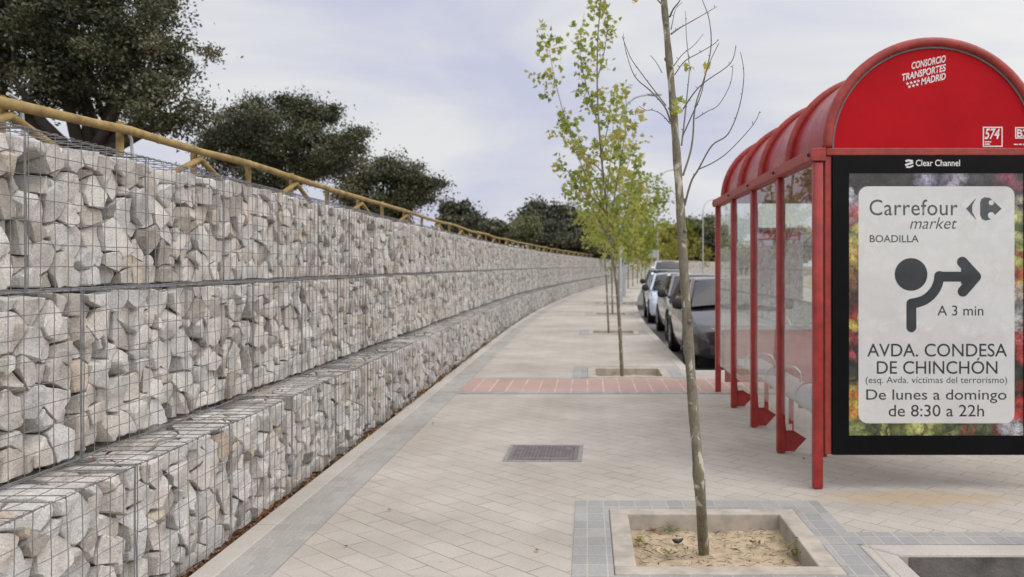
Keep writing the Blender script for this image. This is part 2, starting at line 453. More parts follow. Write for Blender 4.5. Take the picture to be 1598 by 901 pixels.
def poster_mats():
    """market-stall photograph printed on the poster; the card is the same print seen through translucent white"""
    out = []
    for name, fade in (('poster_print', 0.0), ('poster_card', 0.86)):
        m, t, p, o = newmat(name)
        p.inputs['Roughness'].default_value = 0.45
        p.inputs['Coat Weight'].default_value = 0.5
        p.inputs['Coat Roughness'].default_value = 0.03
        g = nd(t, 'ShaderNodeNewGeometry')
        sp = nd(t, 'ShaderNodeSeparateXYZ')
        t.links.new(g.outputs['Position'], sp.inputs[0])
        vo = nd(t, 'ShaderNodeTexVoronoi', ins={'Scale': 14.0, 'Randomness': 1.0})
        wn = nd(t, 'ShaderNodeTexNoise', ins={'Scale': 9.0, 'Detail': 3.0})
        t.links.new(g.outputs['Position'], wn.inputs['Vector'])
        va = nd(t, 'ShaderNodeVectorMath', operation='MULTIPLY_ADD')
        t.links.new(wn.outputs['Color'], va.inputs[0])
        va.inputs[1].default_value = (0.09, 0, 0.09)
        t.links.new(g.outputs['Position'], va.inputs[2])
        t.links.new(va.outputs[0], vo.inputs['Vector'])
        vs_ = nd(t, 'ShaderNodeSeparateColor')
        t.links.new(vo.outputs['Color'], vs_.inputs[0])
        w2 = nd(t, 'ShaderNodeSeparateXYZ')
        t.links.new(va.outputs[0], w2.inputs[0])

        def lookup(sock, lo, hi, jit, stops):
            a_ = nd(t, 'ShaderNodeMath', operation='MULTIPLY_ADD')
            t.links.new(vs_.outputs[0], a_.inputs[0])
            a_.inputs[1].default_value = jit
            t.links.new(sock, a_.inputs[2])
            mr = nd(t, 'ShaderNodeMapRange', ins={'From Min': lo + jit * .5 + .045, 'From Max': hi + jit * .5 + .045})
            t.links.new(a_.outputs[0], mr.inputs['Value'])
            r_ = ramp(t, stops)
            t.links.new(mr.outputs['Result'], r_.inputs['Fac'])
            return r_.outputs['Color']
        # produce of the market print down its two sides and along its foot, bottom to top
        left = lookup(w2.outputs['Z'], Z0_, Z1_, 0.20, [(0.0, (.30, .33, .12)), (.07, (.55, .25, .05)), (.13, (.62, .22, .04)), (.18, (.50, .38, .08)), (.22, (.04, .04, .03)), (.29, (.03, .03, .03)), (.32, (.45, .07, .08)), (.38, (.35, .06, .07)),
                                  (.43, (.50, .45, .08)), (.47, (.42, .06, .05)), (.52, (.06, .03, .03)), (.60, (.20, .10, .06)), (.66, (.60, .42, .10)), (.72, (.66, .50, .14)), (.77, (.20, .25, .08)), (.81, (.45, .10, .08)), (.86, (.52, .54, .60)), (.90, (.45, .45, .48)), (.94, (.07, .06, .07)), (1.0, (.03, .03, .03))])
        right = lookup(w2.outputs['Z'], Z0_, Z1_, 0.16, [(0.0, (.42, .42, .44)), (.06, (.48, .05, .05)), (.14, (.42, .03, .03)), (.18, (.03, .04, .03)), (.26, (.05, .06, .04)), (.31, (.48, .05, .05)), (.38, (.42, .06, .05)), (.42, (.50, .50, .50)), (.48, (.30, .32, .34)),
                                   (.55, (.52, .40, .30)), (.60, (.60, .48, .16)), (.65, (.52, .08, .05)), (.70, (.42, .45, .10)), (.76, (.10, .14, .03)), (.80, (.55, .56, .22)), (.86, (.60, .58, .40)), (.91, (.05, .05, .05)), (.95, (.55, .12, .18)), (1.0, (.06, .06, .07))])
        foot = lookup(w2.outputs['X'], X0_, X1_, 0.26, [(0.0, (.25, .30, .10)), (.08, (.05, .07, .03)), (.15, (.40, .42, .15)), (.22, (.04, .05, .02)), (.30, (.12, .15, .04)), (.42, (.48, .50, .16)), (.50, (.55, .55, .22)), (.58, (.18, .22, .06)), (.66, (.05, .06, .03)), (.74, (.10, .12, .05)),
                                  (.80, (.45, .03, .03)), (.90, (.40, .02, .02)), (1.0, (.45, .46, .48))])
        head = lookup(w2.outputs['X'], X0_, X1_, 0.06, [(0.0, (.04, .035, .04)), (.2, (.035, .03, .025)), (.38, (.05, .045, .045)), (.46, (.42, .42, .55)), (.52, (.05, .05, .08)), (.60, (.45, .42, .50)), (.68, (.06, .06, .07)), (.8, (.045, .045, .05)), (.93, (.35, .08, .12)), (1.0, (.05, .05, .05))])
        mid = nd(t, 'ShaderNodeMapRange', ins={'From Min': (X0_ + X1_) / 2 - .3, 'From Max': (X0_ + X1_) / 2 + .3})
        t.links.new(sp.outputs['X'], mid.inputs['Value'])
        col = mixc(t, mid.outputs['Result'], left, right)
        ft = nd(t, 'ShaderNodeMapRange', ins={'From Min': Z0_ + .12, 'From Max': Z0_ + .09})
        t.links.new(sp.outputs['Z'], ft.inputs['Value'])
        col = mixc(t, ft.outputs['Result'], col, foot)
        hd_ = nd(t, 'ShaderNodeMapRange', ins={'From Min': Z1_ - .10, 'From Max': Z1_ - .085})
        t.links.new(sp.outputs['Z'], hd_.inputs['Value'])
        col = mixc(t, hd_.outputs['Result'], col, head)
        dr = ramp(t, [(0.0, (1.25,) * 3), (0.35, (0.8,) * 3), (0.75, (0.15,) * 3)])
        t.links.new(vo.outputs['Distance'], dr.inputs['Fac'])
        col = mixc(t, 0.75, col, dr.outputs['Color'], 'MULTIPLY')
        fn_ = nd(t, 'ShaderNodeTexNoise', ins={'Scale': 34.0, 'Detail': 3.0, 'Distortion': 1.5})
        t.links.new(g.outputs['Position'], fn_.inputs['Vector'])
        fr_ = ramp(t, [(0.35, (0.35,) * 3), (0.5, (1.0,) * 3), (0.68, (1.5,) * 3)])
        t.links.new(fn_.outputs['Fac'], fr_.inputs['Fac'])
        col = mixc(t, 0.8, col, fr_.outputs['Color'], 'MULTIPLY')
        if fade:
            lum = nd(t, 'ShaderNodeRGBToBW')
            t.links.new(col, lum.inputs[0])
            col = mixc(t, 0.55, col, lum.outputs[0])
            n3 = nd(t, 'ShaderNodeTexNoise', ins={'Scale': 3.0, 'Detail': 5.0})
            t.links.new(g.outputs['Position'], n3.inputs['Vector'])
            r3 = ramp(t, [(0.3, (0.78,) * 3), (0.7, (0.94,) * 3)])
            t.links.new(n3.outputs['Fac'], r3.inputs['Fac'])
            col = mixc(t, r3.outputs['Color'], col, (0.68, 0.69, 0.68))
        t.links.new(col, p.inputs['Base Color'])
        out.append(m)
    return out


POSTER, CARD = poster_mats()


def car_paint(name, col, metal=0.3):
    m = simple(name, col, 0.28, metal=metal, var=0.06, scale=2, coat=1.0)
    return m


CARGLASS = simple('car_glass', (0.012, 0.014, 0.016), 0.04, var=0.1, scale=2, spec=0.9)
CHROME = simple('chrome', (0.6, 0.6, 0.6), 0.15, metal=1.0, var=0.05)
LAMPGLASS = simple('headlamp_glass', (0.55, 0.57, 0.6), 0.08, metal=0.6, var=0.3, scale=30, coat=1.0)
PLATEW = simple('plate_white', (0.7, 0.7, 0.68), 0.4, var=0.05)
RIM = simple('alloy_rim', (0.35, 0.35, 0.36), 0.35, metal=0.7, var=0.1)


# ------------------------------------------------------------------ mesh helpers
class MB:
    def __init__(s):
        s.v, s.f = [], []

    def add(s, vs, fs):
        k = len(s.v)
        s.v += [tuple(v) for v in vs]
        s.f += [tuple(i + k for i in f) for f in fs]
        return s

    def box(s, lo, hi, rot=None, about=None):
        x0, y0, z0 = lo
        x1, y1, z1 = hi
        vs = [Vector(p) for p in ((x0, y0, z0), (x1, y0, z0), (x1, y1, z0), (x0, y1, z0), (x0, y0, z1), (x1, y0, z1), (x1, y1, z1), (x0, y1, z1))]
        if rot is not None:
            a = Vector(about) if about else (Vector(lo) + Vector(hi)) / 2
            vs = [a + rot @ (v - a) for v in vs]
        return s.add(vs, [(0, 3, 2, 1), (4, 5, 6, 7), (0, 1, 5, 4), (1, 2, 6, 5), (2, 3, 7, 6), (3, 0, 4, 7)])

    def tube(s, pts, rad, seg=8, cap=True):
        pts = [Vector(p) for p in pts]
        if not hasattr(rad, '__len__'):
            rad = [rad] * len(pts)
        n = len(pts)
        tang = []
        for i in range(n):
            a, b = pts[max(0, i - 1)], pts[min(n - 1, i + 1)]
            d = (b - a)
            tang.append(d.normalized() if d.length > 1e-9 else Vector((0, 0, 1)))
        up = Vector((0, 0, 1)) if abs(tang[0].z) < 0.9 else Vector((1, 0, 0))
        u = tang[0].cross(up).normalized()
        vs, fs = [], []
        for i in range(n):
            u = (u - tang[i] * u.dot(tang[i]))
            u = u.normalized() if u.length > 1e-6 else tang[i].orthogonal().normalized()
            w = tang[i].cross(u)
            for k in range(seg):
                a = 2 * math.pi * k / seg
                vs.append(pts[i] + (u * math.cos(a) + w * math.sin(a)) * rad[i])
        for i in range(n - 1):
            for k in range(seg):
                k2 = (k + 1) % seg
                fs.append((i * seg + k, i * seg + k2, (i + 1) * seg + k2, (i + 1) * seg + k))
        if cap:
            fs.append(tuple(range(seg - 1, -1, -1)))
            fs.append(tuple(range((n - 1) * seg, n * seg)))
        return s.add(vs, fs)

    def prism(s, poly, a, b, axis='y'):
        """polygon in the plane across `axis`, extruded from a to b"""
        def P(p, t):
            return {'y': (p[0], t, p[1]), 'z': (p[0], p[1], t), 'x': (t, p[0], p[1])}[axis]
        n = len(poly)
        vs = [P(p, a) for p in poly] + [P(p, b) for p in poly]
        fs = [tuple(range(n)), tuple(range(2 * n - 1, n - 1, -1))]
        for i in range(n):
            j = (i + 1) % n
            fs.append((i, i + n, j + n, j))
        return s.add(vs, fs)

    def lathe(s, prof, centre, axis='x', seg=24):
        """profile (radius, offset) turned about an axis through centre"""
        c = Vector(centre)
        vs, fs = [], []
        for r, o in prof:
            for k in range(seg):
                a = 2 * math.pi * k / seg
                p, q = r * math.cos(a), r * math.sin(a)
                vs.append(c + Vector({'x': (o, p, q), 'z': (p, q, o), 'y': (p, o, q)}[axis]))
        n = len(prof)
        for i in range(n - 1):
            for k in range(seg):
                k2 = (k + 1) % seg
                fs.append((i * seg + k, i * seg + k2, (i + 1) * seg + k2, (i + 1) * seg + k))
        return s.add(vs, fs)

    def build(s, name, mat, parent=None, smooth=None, bevel=0.0, world=True, bseg=2, fix=True):
        me = bpy.data.meshes.new(name)
        off = Vector((0, 0, 0))
        if parent is not None and world:
            q = parent
            while q.parent is not None:
                q = q.parent
            off = q.location
        vs = [tuple(Vector(v) - off) for v in s.v] if off.length else s.v
        me.from_pydata(vs, [], s.f)
        if fix or bevel > 0:
            bm = bmesh.new()
            bm.from_mesh(me)
            if fix:
                bmesh.ops.recalc_face_normals(bm, faces=bm.faces[:])
            if bevel > 0:
                ed = [e for e in bm.edges if len(e.link_faces) == 2 and e.calc_face_angle(0) > R(30)]
                bmesh.ops.bevel(bm, geom=ed, offset=bevel, segments=bseg, affect='EDGES', profile=0.5, clamp_overlap=True)
            bm.to_mesh(me)
            bm.free()
        if smooth is not None:
            me.polygons.foreach_set('use_smooth', [True] * len(me.polygons))
            me.set_sharp_from_angle(angle=R(smooth))
        me.materials.append(mat)
        ob = bpy.data.objects.new(name, me)
        COL.objects.link(ob)
        if parent is not None:
            ob.parent = parent
        return ob


def thing(name, label, cat, loc=(0, 0, 0), rz=0.0, group=None):
    o = bpy.data.objects.new(name, None)
    o.empty_display_size = 0.2
    COL.objects.link(o)
    o.location = loc
    o.rotation_euler = (0, 0, rz)
    o['label'] = label
    o['category'] = cat
    if group:
        o['group'] = group
    return o


def tag(o, label, cat, group=None):
    o['label'] = label
    o['category'] = cat
    if group:
        o['group'] = group
    return o


def structure(o, kind='structure'):
    o['kind'] = kind
    return o


def copy_tree(o, parent=None):
    c = o.copy()
    COL.objects.link(c)
    if parent is not None:
        c.parent = parent
    for ch in list(o.children):
        copy_tree(ch, c)
    return c


def ordinal(n):
    w = ['first', 'second', 'third', 'fourth', 'fifth', 'sixth', 'seventh', 'eighth', 'ninth', 'tenth', 'eleventh', 'twelfth', 'thirteenth', 'fourteenth',
         'fifteenth', 'sixteenth', 'seventeenth', 'eighteenth', 'nineteenth', 'twentieth']
    if n <= 20:
        return w[n - 1]
    return f"{n}{'th' if 10 < n % 100 < 14 else {1: 'st', 2: 'nd', 3: 'rd'}.get(n % 10, 'th')}"


# ------------------------------------------------------------------ the line of the street (edge of the pavement by the wall)
PY = [-10, 14, 20, 25.6, 39.5, 52, 65, 80, 92, 104, 116, 126, 136]
PX = [-1.90, -1.90, -1.885, -1.79, -1.12, -0.22, 0.95, 2.55, 3.95, 6.2, 10.4, 16.5, 25.0]
_h = np.diff(PY)
_dl = np.diff(PX) / _h
_m = np.zeros(len(PX))
for _i in range(1, len(PX) - 1):
    if _dl[_i - 1] * _dl[_i] > 0:
        w1, w2 = 2 * _h[_i] + _h[_i - 1], _h[_i] + 2 * _h[_i - 1]
        _m[_i] = (w1 + w2) / (w1 / _dl[_i - 1] + w2 / _dl[_i])
_m[-1] = _dl[-1]


def wline(y):
    y = min(max(y, PY[0]), PY[-1])
    i = min(len(PY) - 2, max(0, int(np.searchsorted(PY, y, side='right')) - 1))
    h = _h[i]
    t = (y - PY[i]) / h
    h00, h10, h01, h11 = 2 * t**3 - 3 * t**2 + 1, t**3 - 2 * t**2 + t, -2 * t**3 + 3 * t**2, t**3 - t**2
    return h00 * PX[i] + h10 * h * _m[i] + h01 * PX[i + 1] + h11 * h * _m[i + 1]


def off(y, u, z=0.0):
    """point u metres to the road side of the pavement's wall edge"""
    d = (wline(y + 0.05) - wline(y - 0.05)) / 0.1
    k = math.hypot(1, d)
    return Vector((wline(y) + u / k, y - u * d / k, z))


def heading(y):
    d = (wline(y + 0.05) - wline(y - 0.05)) / 0.1
    return math.atan2(1.0, d)


def shift(y):       # the kerb and the pits draw slightly nearer the wall beyond the shelter
    return -0.13 * min(1, max(0, (y - 5.5) / 6.0))


def ribbon(ys, us, z):
    """sheet following the street: us is a pair or a function of y"""
    b = MB()
    n = len(ys)
    vs = []
    for y in ys:
        a, c = us(y) if callable(us) else us
        vs += [off(y, a, z), off(y, c, z)]
    b.add(vs, [(2 * i, 2 * i + 1, 2 * i + 3, 2 * i + 2) for i in range(n - 1)])
    return b


def frange(a, b, st):
    n = max(1, int(math.ceil((b - a) / st)))
    return [a + (b - a) * i / n for i in range(n + 1)]


# ------------------------------------------------------------------ ground, road, pavement
g = MB()
g.add([(-1500, -300, -0.22), (1500, -300, -0.22), (1500, 2500, -0.22), (-1500, 2500, -0.22)], [(0, 1, 2, 3)])
structure(g.build('ground', EARTH, fix=False))
structure(ribbon(frange(-8, 136, 1.0), (3.0, 10.5), -0.14).build('road', ASPHALT, fix=False))
b = MB()
ys = frange(-8, 136, 2.0)
for i in range(len(ys) - 1):
    p = [off(ys[i], 10.5, -0.14), off(ys[i], 14.5, -0.14), off(ys[i + 1], 14.5, -0.14), off(ys[i + 1], 10.5, -0.14)]
    q = [v + Vector((0, 0, 0.14)) for v in p]
    b.add(p + q, [(4, 5, 6, 7), (0, 4, 7, 3), (1, 2, 6, 5)])
structure(b.build('far_pavement', KERB))

structure(ribbon(frange(-8, 136, 2.0), (14.5, 45.0), 0.03).build('verge', VERGE, fix=False))
PITS = [4.765, 12.18, 19.62, 27.1, 34.6, 42.0, 49.4, 56.9, 64.3, 71.8, 79.2, 86.7, 94.1, 101.6, 109.0, 116.0, 122.5]
HP = 0.565        # half side of a pit with its concrete frame


def pit_u(y):
    return 2.595 + shift(y)


ys = set(frange(-6, 136, 1.0))
for p in PITS:
    ys |= {p - HP, p + HP}
    ys = {y for y in ys if abs(y - p) >= HP - 1e-6 or abs(y - p) < 1e-9}
ys = sorted(ys)
b = MB()
for i in range(len(ys) - 1):
    y0, y1 = ys[i], ys[i + 1]
    mid = (y0 + y1) / 2
    hole = any(abs(mid - p) < HP for p in PITS)
    for k in range(3):
        if k == 1 and hole:
            continue
        q = []
        for y, rev in ((y0, False), (y1, True)):
            u = pit_u(mid if hole else y)
            uu = [0.0, u - HP, u + HP, 3.42 + shift(y)]
            pr = [off(y, uu[k]), off(y, uu[k + 1])]
            q += pr[::-1] if rev else pr
        b.add(q, [(0, 1, 2, 3)])
b.add([(1.40, 4.60, -0.002), (3.66, 4.60, -0.002), (3.66, 12.32, -0.002), (1.40, 12.32, -0.002)], [(0, 1, 2, 3)])
structure(b.build('pavement', PAVER, fix=False))

# concrete edging by the wall, grey setts beside it
b = MB()
ys = frange(-6, 136, 1.0)
for i in range(len(ys) - 1):
    y0, y1 = ys[i] + 0.003, ys[i + 1] - 0.003
    p = [off(y0, -0.012, -0.12), off(y0, 0.112, -0.12), off(y1, 0.112, -0.12), off(y1, -0.012, -0.12)]
    q = [Vector((v.x, v.y, 0.012)) for v in p]
    b.add(p + q, [(4, 5, 6, 7), (0, 1, 5, 4), (1, 2, 6, 5), (2, 3, 7, 6), (3, 0, 4, 7)])
structure(b.build('wall_edging', KERB, bevel=0.006))
structure(ribbon(frange(-6, 136, 1.0), (0.112, 0.37), 0.004).build('sett_band', SETT_WALL, fix=False))
# kerb of the road with the bulge that carries the shelter
b = MB()


def kerb_box(p):
    q = [Vector((v[0], v[1], 0.008)) for v in p]
    lo = [Vector((v[0], v[1], -0.2)) for v in p]
    b.add(lo + q, [(4, 5, 6, 7), (0, 1, 5, 4), (1, 2, 6, 5), (2, 3, 7, 6), (3, 0, 4, 7)])


for y in frange(-6, 3.45, 1.0)[:-1]:
    kerb_box([(1.45, y + .003), (1.6, y + .003), (1.6, y + 0.94), (1.45, y + 0.94)])
kerb_box([(1.45, 3.45), (1.6, 3.45), (1.6, 4.488), (1.45, 4.657)])
kerb_box([(1.603, 4.49), (2.5, 4.49), (2.5, 4.655), (1.453, 4.66)])
kerb_box([(2.504, 4.49), (3.42, 4.49), (3.42, 4.655), (2.504, 4.655)])
kerb_box([(3.424, 4.49), (3.75, 4.70), (3.60, 4.78), (3.424, 4.655)])
for i in range(7):
    y = 4.79 + i * 1.06
    kerb_box([(3.60, y), (3.75, y), (3.75, y + 1.055), (3.60, y + 1.055)])
for i in range(2):
    x = 1.46 + i * 1.07
    kerb_box([(x, 12.26), (x + 1.065, 12.26), (x + 1.065, 12.42), (x, 12.42)])
ys = frange(12.44, 136, 1.0)
for i in range(len(ys) - 1):
    y0, y1 = ys[i] + 0.003, ys[i + 1] - 0.003
    kerb_box([off(y0, 3.35 + shift(y0)), off(y0, 3.5 + shift(y0)), off(y1, 3.5 + shift(y1)), off(y1, 3.35 + shift(y1))])
structure(b.build('kerb', KERB, bevel=0.012))
# grimy risers of the near kerb, towards the parking bay
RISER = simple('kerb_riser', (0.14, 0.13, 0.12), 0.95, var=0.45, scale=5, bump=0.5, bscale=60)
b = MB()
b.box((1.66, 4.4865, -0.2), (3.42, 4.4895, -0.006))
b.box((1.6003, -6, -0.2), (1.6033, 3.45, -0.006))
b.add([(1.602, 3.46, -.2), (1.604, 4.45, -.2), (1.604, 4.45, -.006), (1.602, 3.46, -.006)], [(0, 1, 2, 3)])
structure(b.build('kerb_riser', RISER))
# setts along the kerbs
b = ribbon(frange(-6, 4.66, 1.0), (3.162, 3.348), 0.004)
b.add([(1.25, 4.663, 0.004), (3.60, 4.663, 0.004), (3.60, 4.88, 0.004), (1.25, 4.88, 0.004)], [(0, 1, 2, 3)])
structure(b.build('kerb_setts', SETT, fix=False))
# crossing band of red tiles
b = MB()
b.add([(-1.52, 10.32, 0.004), (3.59, 10.32, 0.004), (3.59, 11.50, 0.004), (-1.52, 11.50, 0.004)], [(0, 1, 2, 3)])
structure(b.build('red_tile_band', REDTILE, fix=False))
b = MB()
b.add([(-1.52, 10.16, 0.004), (3.59, 10.16, 0.004), (3.59, 10.315, 0.004), (-1.52, 10.315, 0.004)], [(0, 1, 2, 3)])
b.add([(-1.52, 11.505, 0.004), (-0.13, 11.505, 0.004), (-0.13, 11.61, 0.004), (-1.52, 11.61, 0.004)], [(0, 1, 2, 3)])
structure(b.build('band_border_setts', SETT, fix=False))
# soil strip at the foot of the wall, embankment behind it
structure(ribbon(frange(-6, 136, 1.0), (-0.5, -0.012), -0.07).build('soil_strip', SOIL, fix=False))
b = MB()
ys = frange(-8, 136, 2.0)
us = [(-0.72, -0.3), (-0.72, 1.98), (-1.6, 2.02), (-6, 2.2), (-14, 2.7), (-40, 3.6), (-120, 4.5)]
for y in ys:
    for u, z in us:
        b.v.append(tuple(off(y, u, z)))
k = len(us)
for i in range(len(ys) - 1):
    for j in range(k - 1):
        b.f.append((i * k + j, i * k + j + 1, (i + 1) * k + j + 1, (i + 1) * k + j))
structure(b.build('embankment', EARTH))


# ------------------------------------------------------------------ gabion wall
TIERS = [  # name, front offset u, base z, top z, depth, start y
    ('bottom', -0.085, -0.07, 0.625, 0.56, 1.80),
    ('middle', -0.390, 0.632, 1.388, 0.46, 1.92),
    ('top', -0.500, 1.395, 2.085, 0.36, 1.70),
]


def cell_points(planes):
    """corner points of the convex cell n.x <= d"""
    N, D = planes[:, :3], planes[:, 3]
    k = len(planes)
    I = np.array([(a, b2, c) for a in range(k) for b2 in range(a + 1, k) for c in range(b2 + 1, k)])
    A = N[I]
    det = np.linalg.det(A)
    ok = np.abs(det) > 1e-5
    P = np.linalg.solve(A[ok], D[I[ok]][..., None])[..., 0]
    good = np.all(P @ N.T <= D + 1e-6, axis=1)
    P = P[good]
    if len(P) < 4:
        return None
    return np.unique(np.round(P, 4), axis=0)


def stone_bm(pts, seed, scale=0.925):
    c = Vector(pts.mean(axis=0))
    bm = bmesh.new()
    for p in pts:
        bm.verts.new(p)
    try:
        res = bmesh.ops.convex_hull(bm, input=bm.verts[:])
    except Exception:
        bm.free()
        return None
    junk = [v for v in bm.verts if not v.link_faces]
    bmesh.ops.delete(bm, geom=junk, context='VERTS')
    bmesh.ops.dissolve_limit(bm, angle_limit=R(4), verts=bm.verts[:], edges=bm.edges[:])
    if len(bm.faces) < 4:
        bm.free()
        return None
    bmesh.ops.bevel(bm, geom=bm.edges[:], offset=random.choice([0.004, 0.007, 0.010, 0.015]), segments=1, affect='EDGES', clamp_overlap=True, profile=0.5)
    bmesh.ops.triangulate(bm, faces=bm.faces[:])
    for _ in range(2):
        ed = [e for e in bm.edges if e.calc_length() > 0.034]
        if not ed:
            break
        bmesh.ops.subdivide_edges(bm, edges=ed, cuts=1)
        bmesh.ops.triangulate(bm, faces=[f for f in bm.faces if len(f.verts) > 3])
    bmesh.ops.smooth_vert(bm, verts=bm.verts[:], factor=0.12, use_axis_x=True, use_axis_y=True, use_axis_z=True)
    rot = Matrix.Rotation(random.uniform(-0.09, 0.09), 3, Vector((random.uniform(-1, 1), random.uniform(-1, 1), random.uniform(-1, 1))).normalized())
    for v in bm.verts:
        d = v.co - c
        q = v.co * 9 + Vector((seed * 3.1, seed, 0))
        nn = mnoise.noise(q) * 0.014 + mnoise.noise(q * 3.3) * 0.0075
        d = d + d.normalized() * nn
        v.co = c + rot @ (d * scale)
    return bm


def make_variant(ti, var):
    """stones of one two-metre basket: list of (mesh, is_front)"""
    name, u0, z0, z1, D, _ = TIERS[ti]
    H, L = z1 - z0, 2.0
    rg = np.random.default_rng(100 * ti + var)
    seeds = []
    def scatter(n, y0, y1, dmin, flat=1.0):
        tries = 0
        got = []
        while len(got) < n and tries < 6000:
            tries += 1
            p = np.array([rg.uniform(0.02, L - 0.02), rg.uniform(y0, y1), rg.uniform(0.02, H - 0.02)])
            dm = dmin * (1.0 - 0.45 * rg.random()) * (1 - 0.35 * tries / 6000)
            if all((p[0] - q[0]) ** 2 + ((p[2] - q[2]) * flat) ** 2 > dm * dm for q in got):
                got.append(p)
        return got
    a = scatter(int(L * H / 0.0112), 0.035, 0.105, 0.112, 1.12)
    b2 = scatter(int(L * H / 0.045), 0.26, 0.36, 0.22)
    A_ = np.array(a)
    smp = np.column_stack([rg.uniform(0, L, 5000), rg.uniform(0, H, 5000)])
    for _ in range(2):      # let the front stones settle into compact shapes
        own = np.argmin(((smp[:, None, :] - A_[None, :, [0, 2]]) ** 2).sum(-1), axis=1)
        for k in range(len(A_)):
            m_ = smp[own == k]
            if len(m_):
                A_[k, [0, 2]] += 0.6 * (m_.mean(0) - A_[k, [0, 2]])
    S = np.vstack([A_, np.array(b2)])
    wt = np.concatenate([rg.uniform(-0.0045, 0.0055, len(a)), rg.uniform(-0.004, 0.004, len(b2))])
    out = []
    for i in range(len(S)):
        d = np.linalg.norm(S - S[i], axis=1)
        nb = np.argsort(d)[1:15]
        pl = []
        for j in nb:
            n = S[j] - S[i]
            ln = np.linalg.norm(n)
            n = n / ln
            pl.append([*n, n @ S[i] + ln / 2 + (wt[i] - wt[j]) / (2 * ln)])
        if i < len(a):
            fn = np.array([rg.normal(0, 0.17), -1.0, rg.normal(-0.03, 0.17)])
        else:
            fn = np.array([0, -1.0, 0])
        fn /= np.linalg.norm(fn)
        fo = rg.random() ** 2.2 * 0.06
        pl.append([*fn, fn @ np.array([S[i][0], 0.012 + fo, S[i][2]])])
        tn = np.array([rg.normal(0, 0.1), rg.normal(0, 0.1), 1.0])
        tn /= np.linalg.norm(tn)
        pl.append([*tn, tn @ np.array([S[i][0], S[i][1], H - 0.012 - rg.random() * 0.02])])
        pl += [[-1, 0, 0, -0.008], [1, 0, 0, L - 0.008], [0, 1, 0, D], [0, 0, -1, -0.006], [0, -1, 0, -0.008], [0, 0, 1, H - 0.008]]
        if i < len(a) and rg.random() < 0.035 and S[i][2] < H - 0.12:
            continue            # a hole between the stones
        pts = cell_points(np.array(pl))
        if pts is None or len(pts) < 4:
            continue
        bm = stone_bm(pts, i + 37 * var)
        if bm is None:
            continue
        top = pts[:, 2].max() > H - 0.06
        out.append((bm, i < len(a) or top, float(rg.random())))
    return out


def stone_mesh(bms, tints, name):
    V, F, T = [], [], []
    for bm, tn in zip(bms, tints):
        k = len(V)
        bm.verts.index_update()
        V += [tuple(v.co) for v in bm.verts]
        for f in bm.faces:
            F.append(tuple(v.index + k for v in f.verts))
            T.append(tn)
    me = bpy.data.meshes.new(name)
    me.from_pydata(V, [], F)
    at_ = me.attributes.new('tint', 'FLOAT', 'FACE')
    at_.data.foreach_set('value', T)
    me.polygons.foreach_set('use_smooth', [True] * len(F))
    me.set_sharp_from_angle(angle=R(19))
    me.materials.append(STONE)
    return me


def cage_mesh(ti, var, w=1.0):
    name, u0, z0, z1, D, _ = TIERS[ti]
    H, L = z1 - z0, 2.0
    rg = random.Random(ti * 10 + var)
    b = MB()
    nx, nz = 20, max(2, round(H / 0.1))
    bul = lambda x, z: -0.004 - 0.014 * max(0, mnoise.noise(Vector((x * 1.7 + var * 5, z * 2.3, ti * 3)))) - 0.004 * rg.random()
    jx = [L * i / nx + (rg.uniform(-.004, .004) if 0 < i < nx else 0) for i in range(nx + 1)]
    jz = [H * i / nz + (rg.uniform(-.004, .004) if 0 < i < nz else 0) for i in range(nz + 1)]
    for x in jx:
        b.tube([(x + rg.uniform(-.003, .003), bul(x, z), z) for z in [H * q / 6 for q in range(7)]], w * 0.0021, 4, False)
    for z in jz:
        b.tube([(x, bul(x, z) - 0.003, z + rg.uniform(-.003, .003)) for x in [L * q / 16 for q in range(17)]], w * 0.0021, 4, False)
    dm = [0.10, 0.20, 0.30] if ti != 1 else [0.06, 0.12]
    for y in dm:
        b.tube([(x, y, H + rg.uniform(-.003, .006)) for x in [L * q / 10 for q in range(11)]], w * 0.0021, 4, False)
    for x in jx:
        b.tube([(x, -0.004, H + .002), (x, dm[-1] * .5, H + rg.uniform(0, .008)), (x, dm[-1] + 0.03, H)], w * 0.0021, 4, False)
    # selvedge wires, end frames and the diaphragm seam at mid-length
    for z in (0.004, H):
        b.tube([(x, -0.007 + rg.uniform(-.002, .002), z + rg.uniform(-.004, .004)) for x in [L * q / 12 for q in range(13)]], w * 0.0028, 5, False)
    for x in (0.010, L / 2, L / 2 + 0.022, L - 0.010):
        b.tube([(x + rg.uniform(-.004, .004), -0.009, z) for z in [H * q / 6 for q in range(7)]], w * 0.0024, 5, False)
        b.tube([(x, -0.006, H + .003), (x, dm[-1], H + .004)], w * 0.003, 4, False)
    # spiral lacing along the top front edge and the mid seam
    b.tube([(L * k / 160, -0.005 + 0.009 * math.cos(k * 1.25), H + 0.009 * math.sin(k * 1.25)) for k in range(161)], w * 0.0015, 3, False)
    me = bpy.data.meshes.new('wire_cage')
    me.from_pydata(b.v, [], b.f)
    me.materials.append(WIRE)
    return me


NVAR = 4
VARS = {}
for ti in range(3):
    for var in range(NVAR):
        st = make_variant(ti, var)
        front = [(bm, tn) for bm, fr, tn in st if fr]
        back = [(bm, tn) for bm, fr, tn in st if not fr]
        front.sort(key=lambda q: -q[0].calc_volume())
        back += front[100:]
        front = front[:100]
        VARS[ti, var] = dict(
            single=[stone_mesh([bm], [tn], 'stone') for bm, tn in front],
            inner=stone_mesh([q[0] for q in back], [q[1] for q in back], 'rubble_core') if back else None,
            whole=stone_mesh([q[0] for q in front + back], [q[1] for q in front + back], 'stone_fill'),
            cage=cage_mesh(ti, var), fine=cage_mesh(ti, var, 0.6))
        for bm, _, _ in st:
            bm.free()

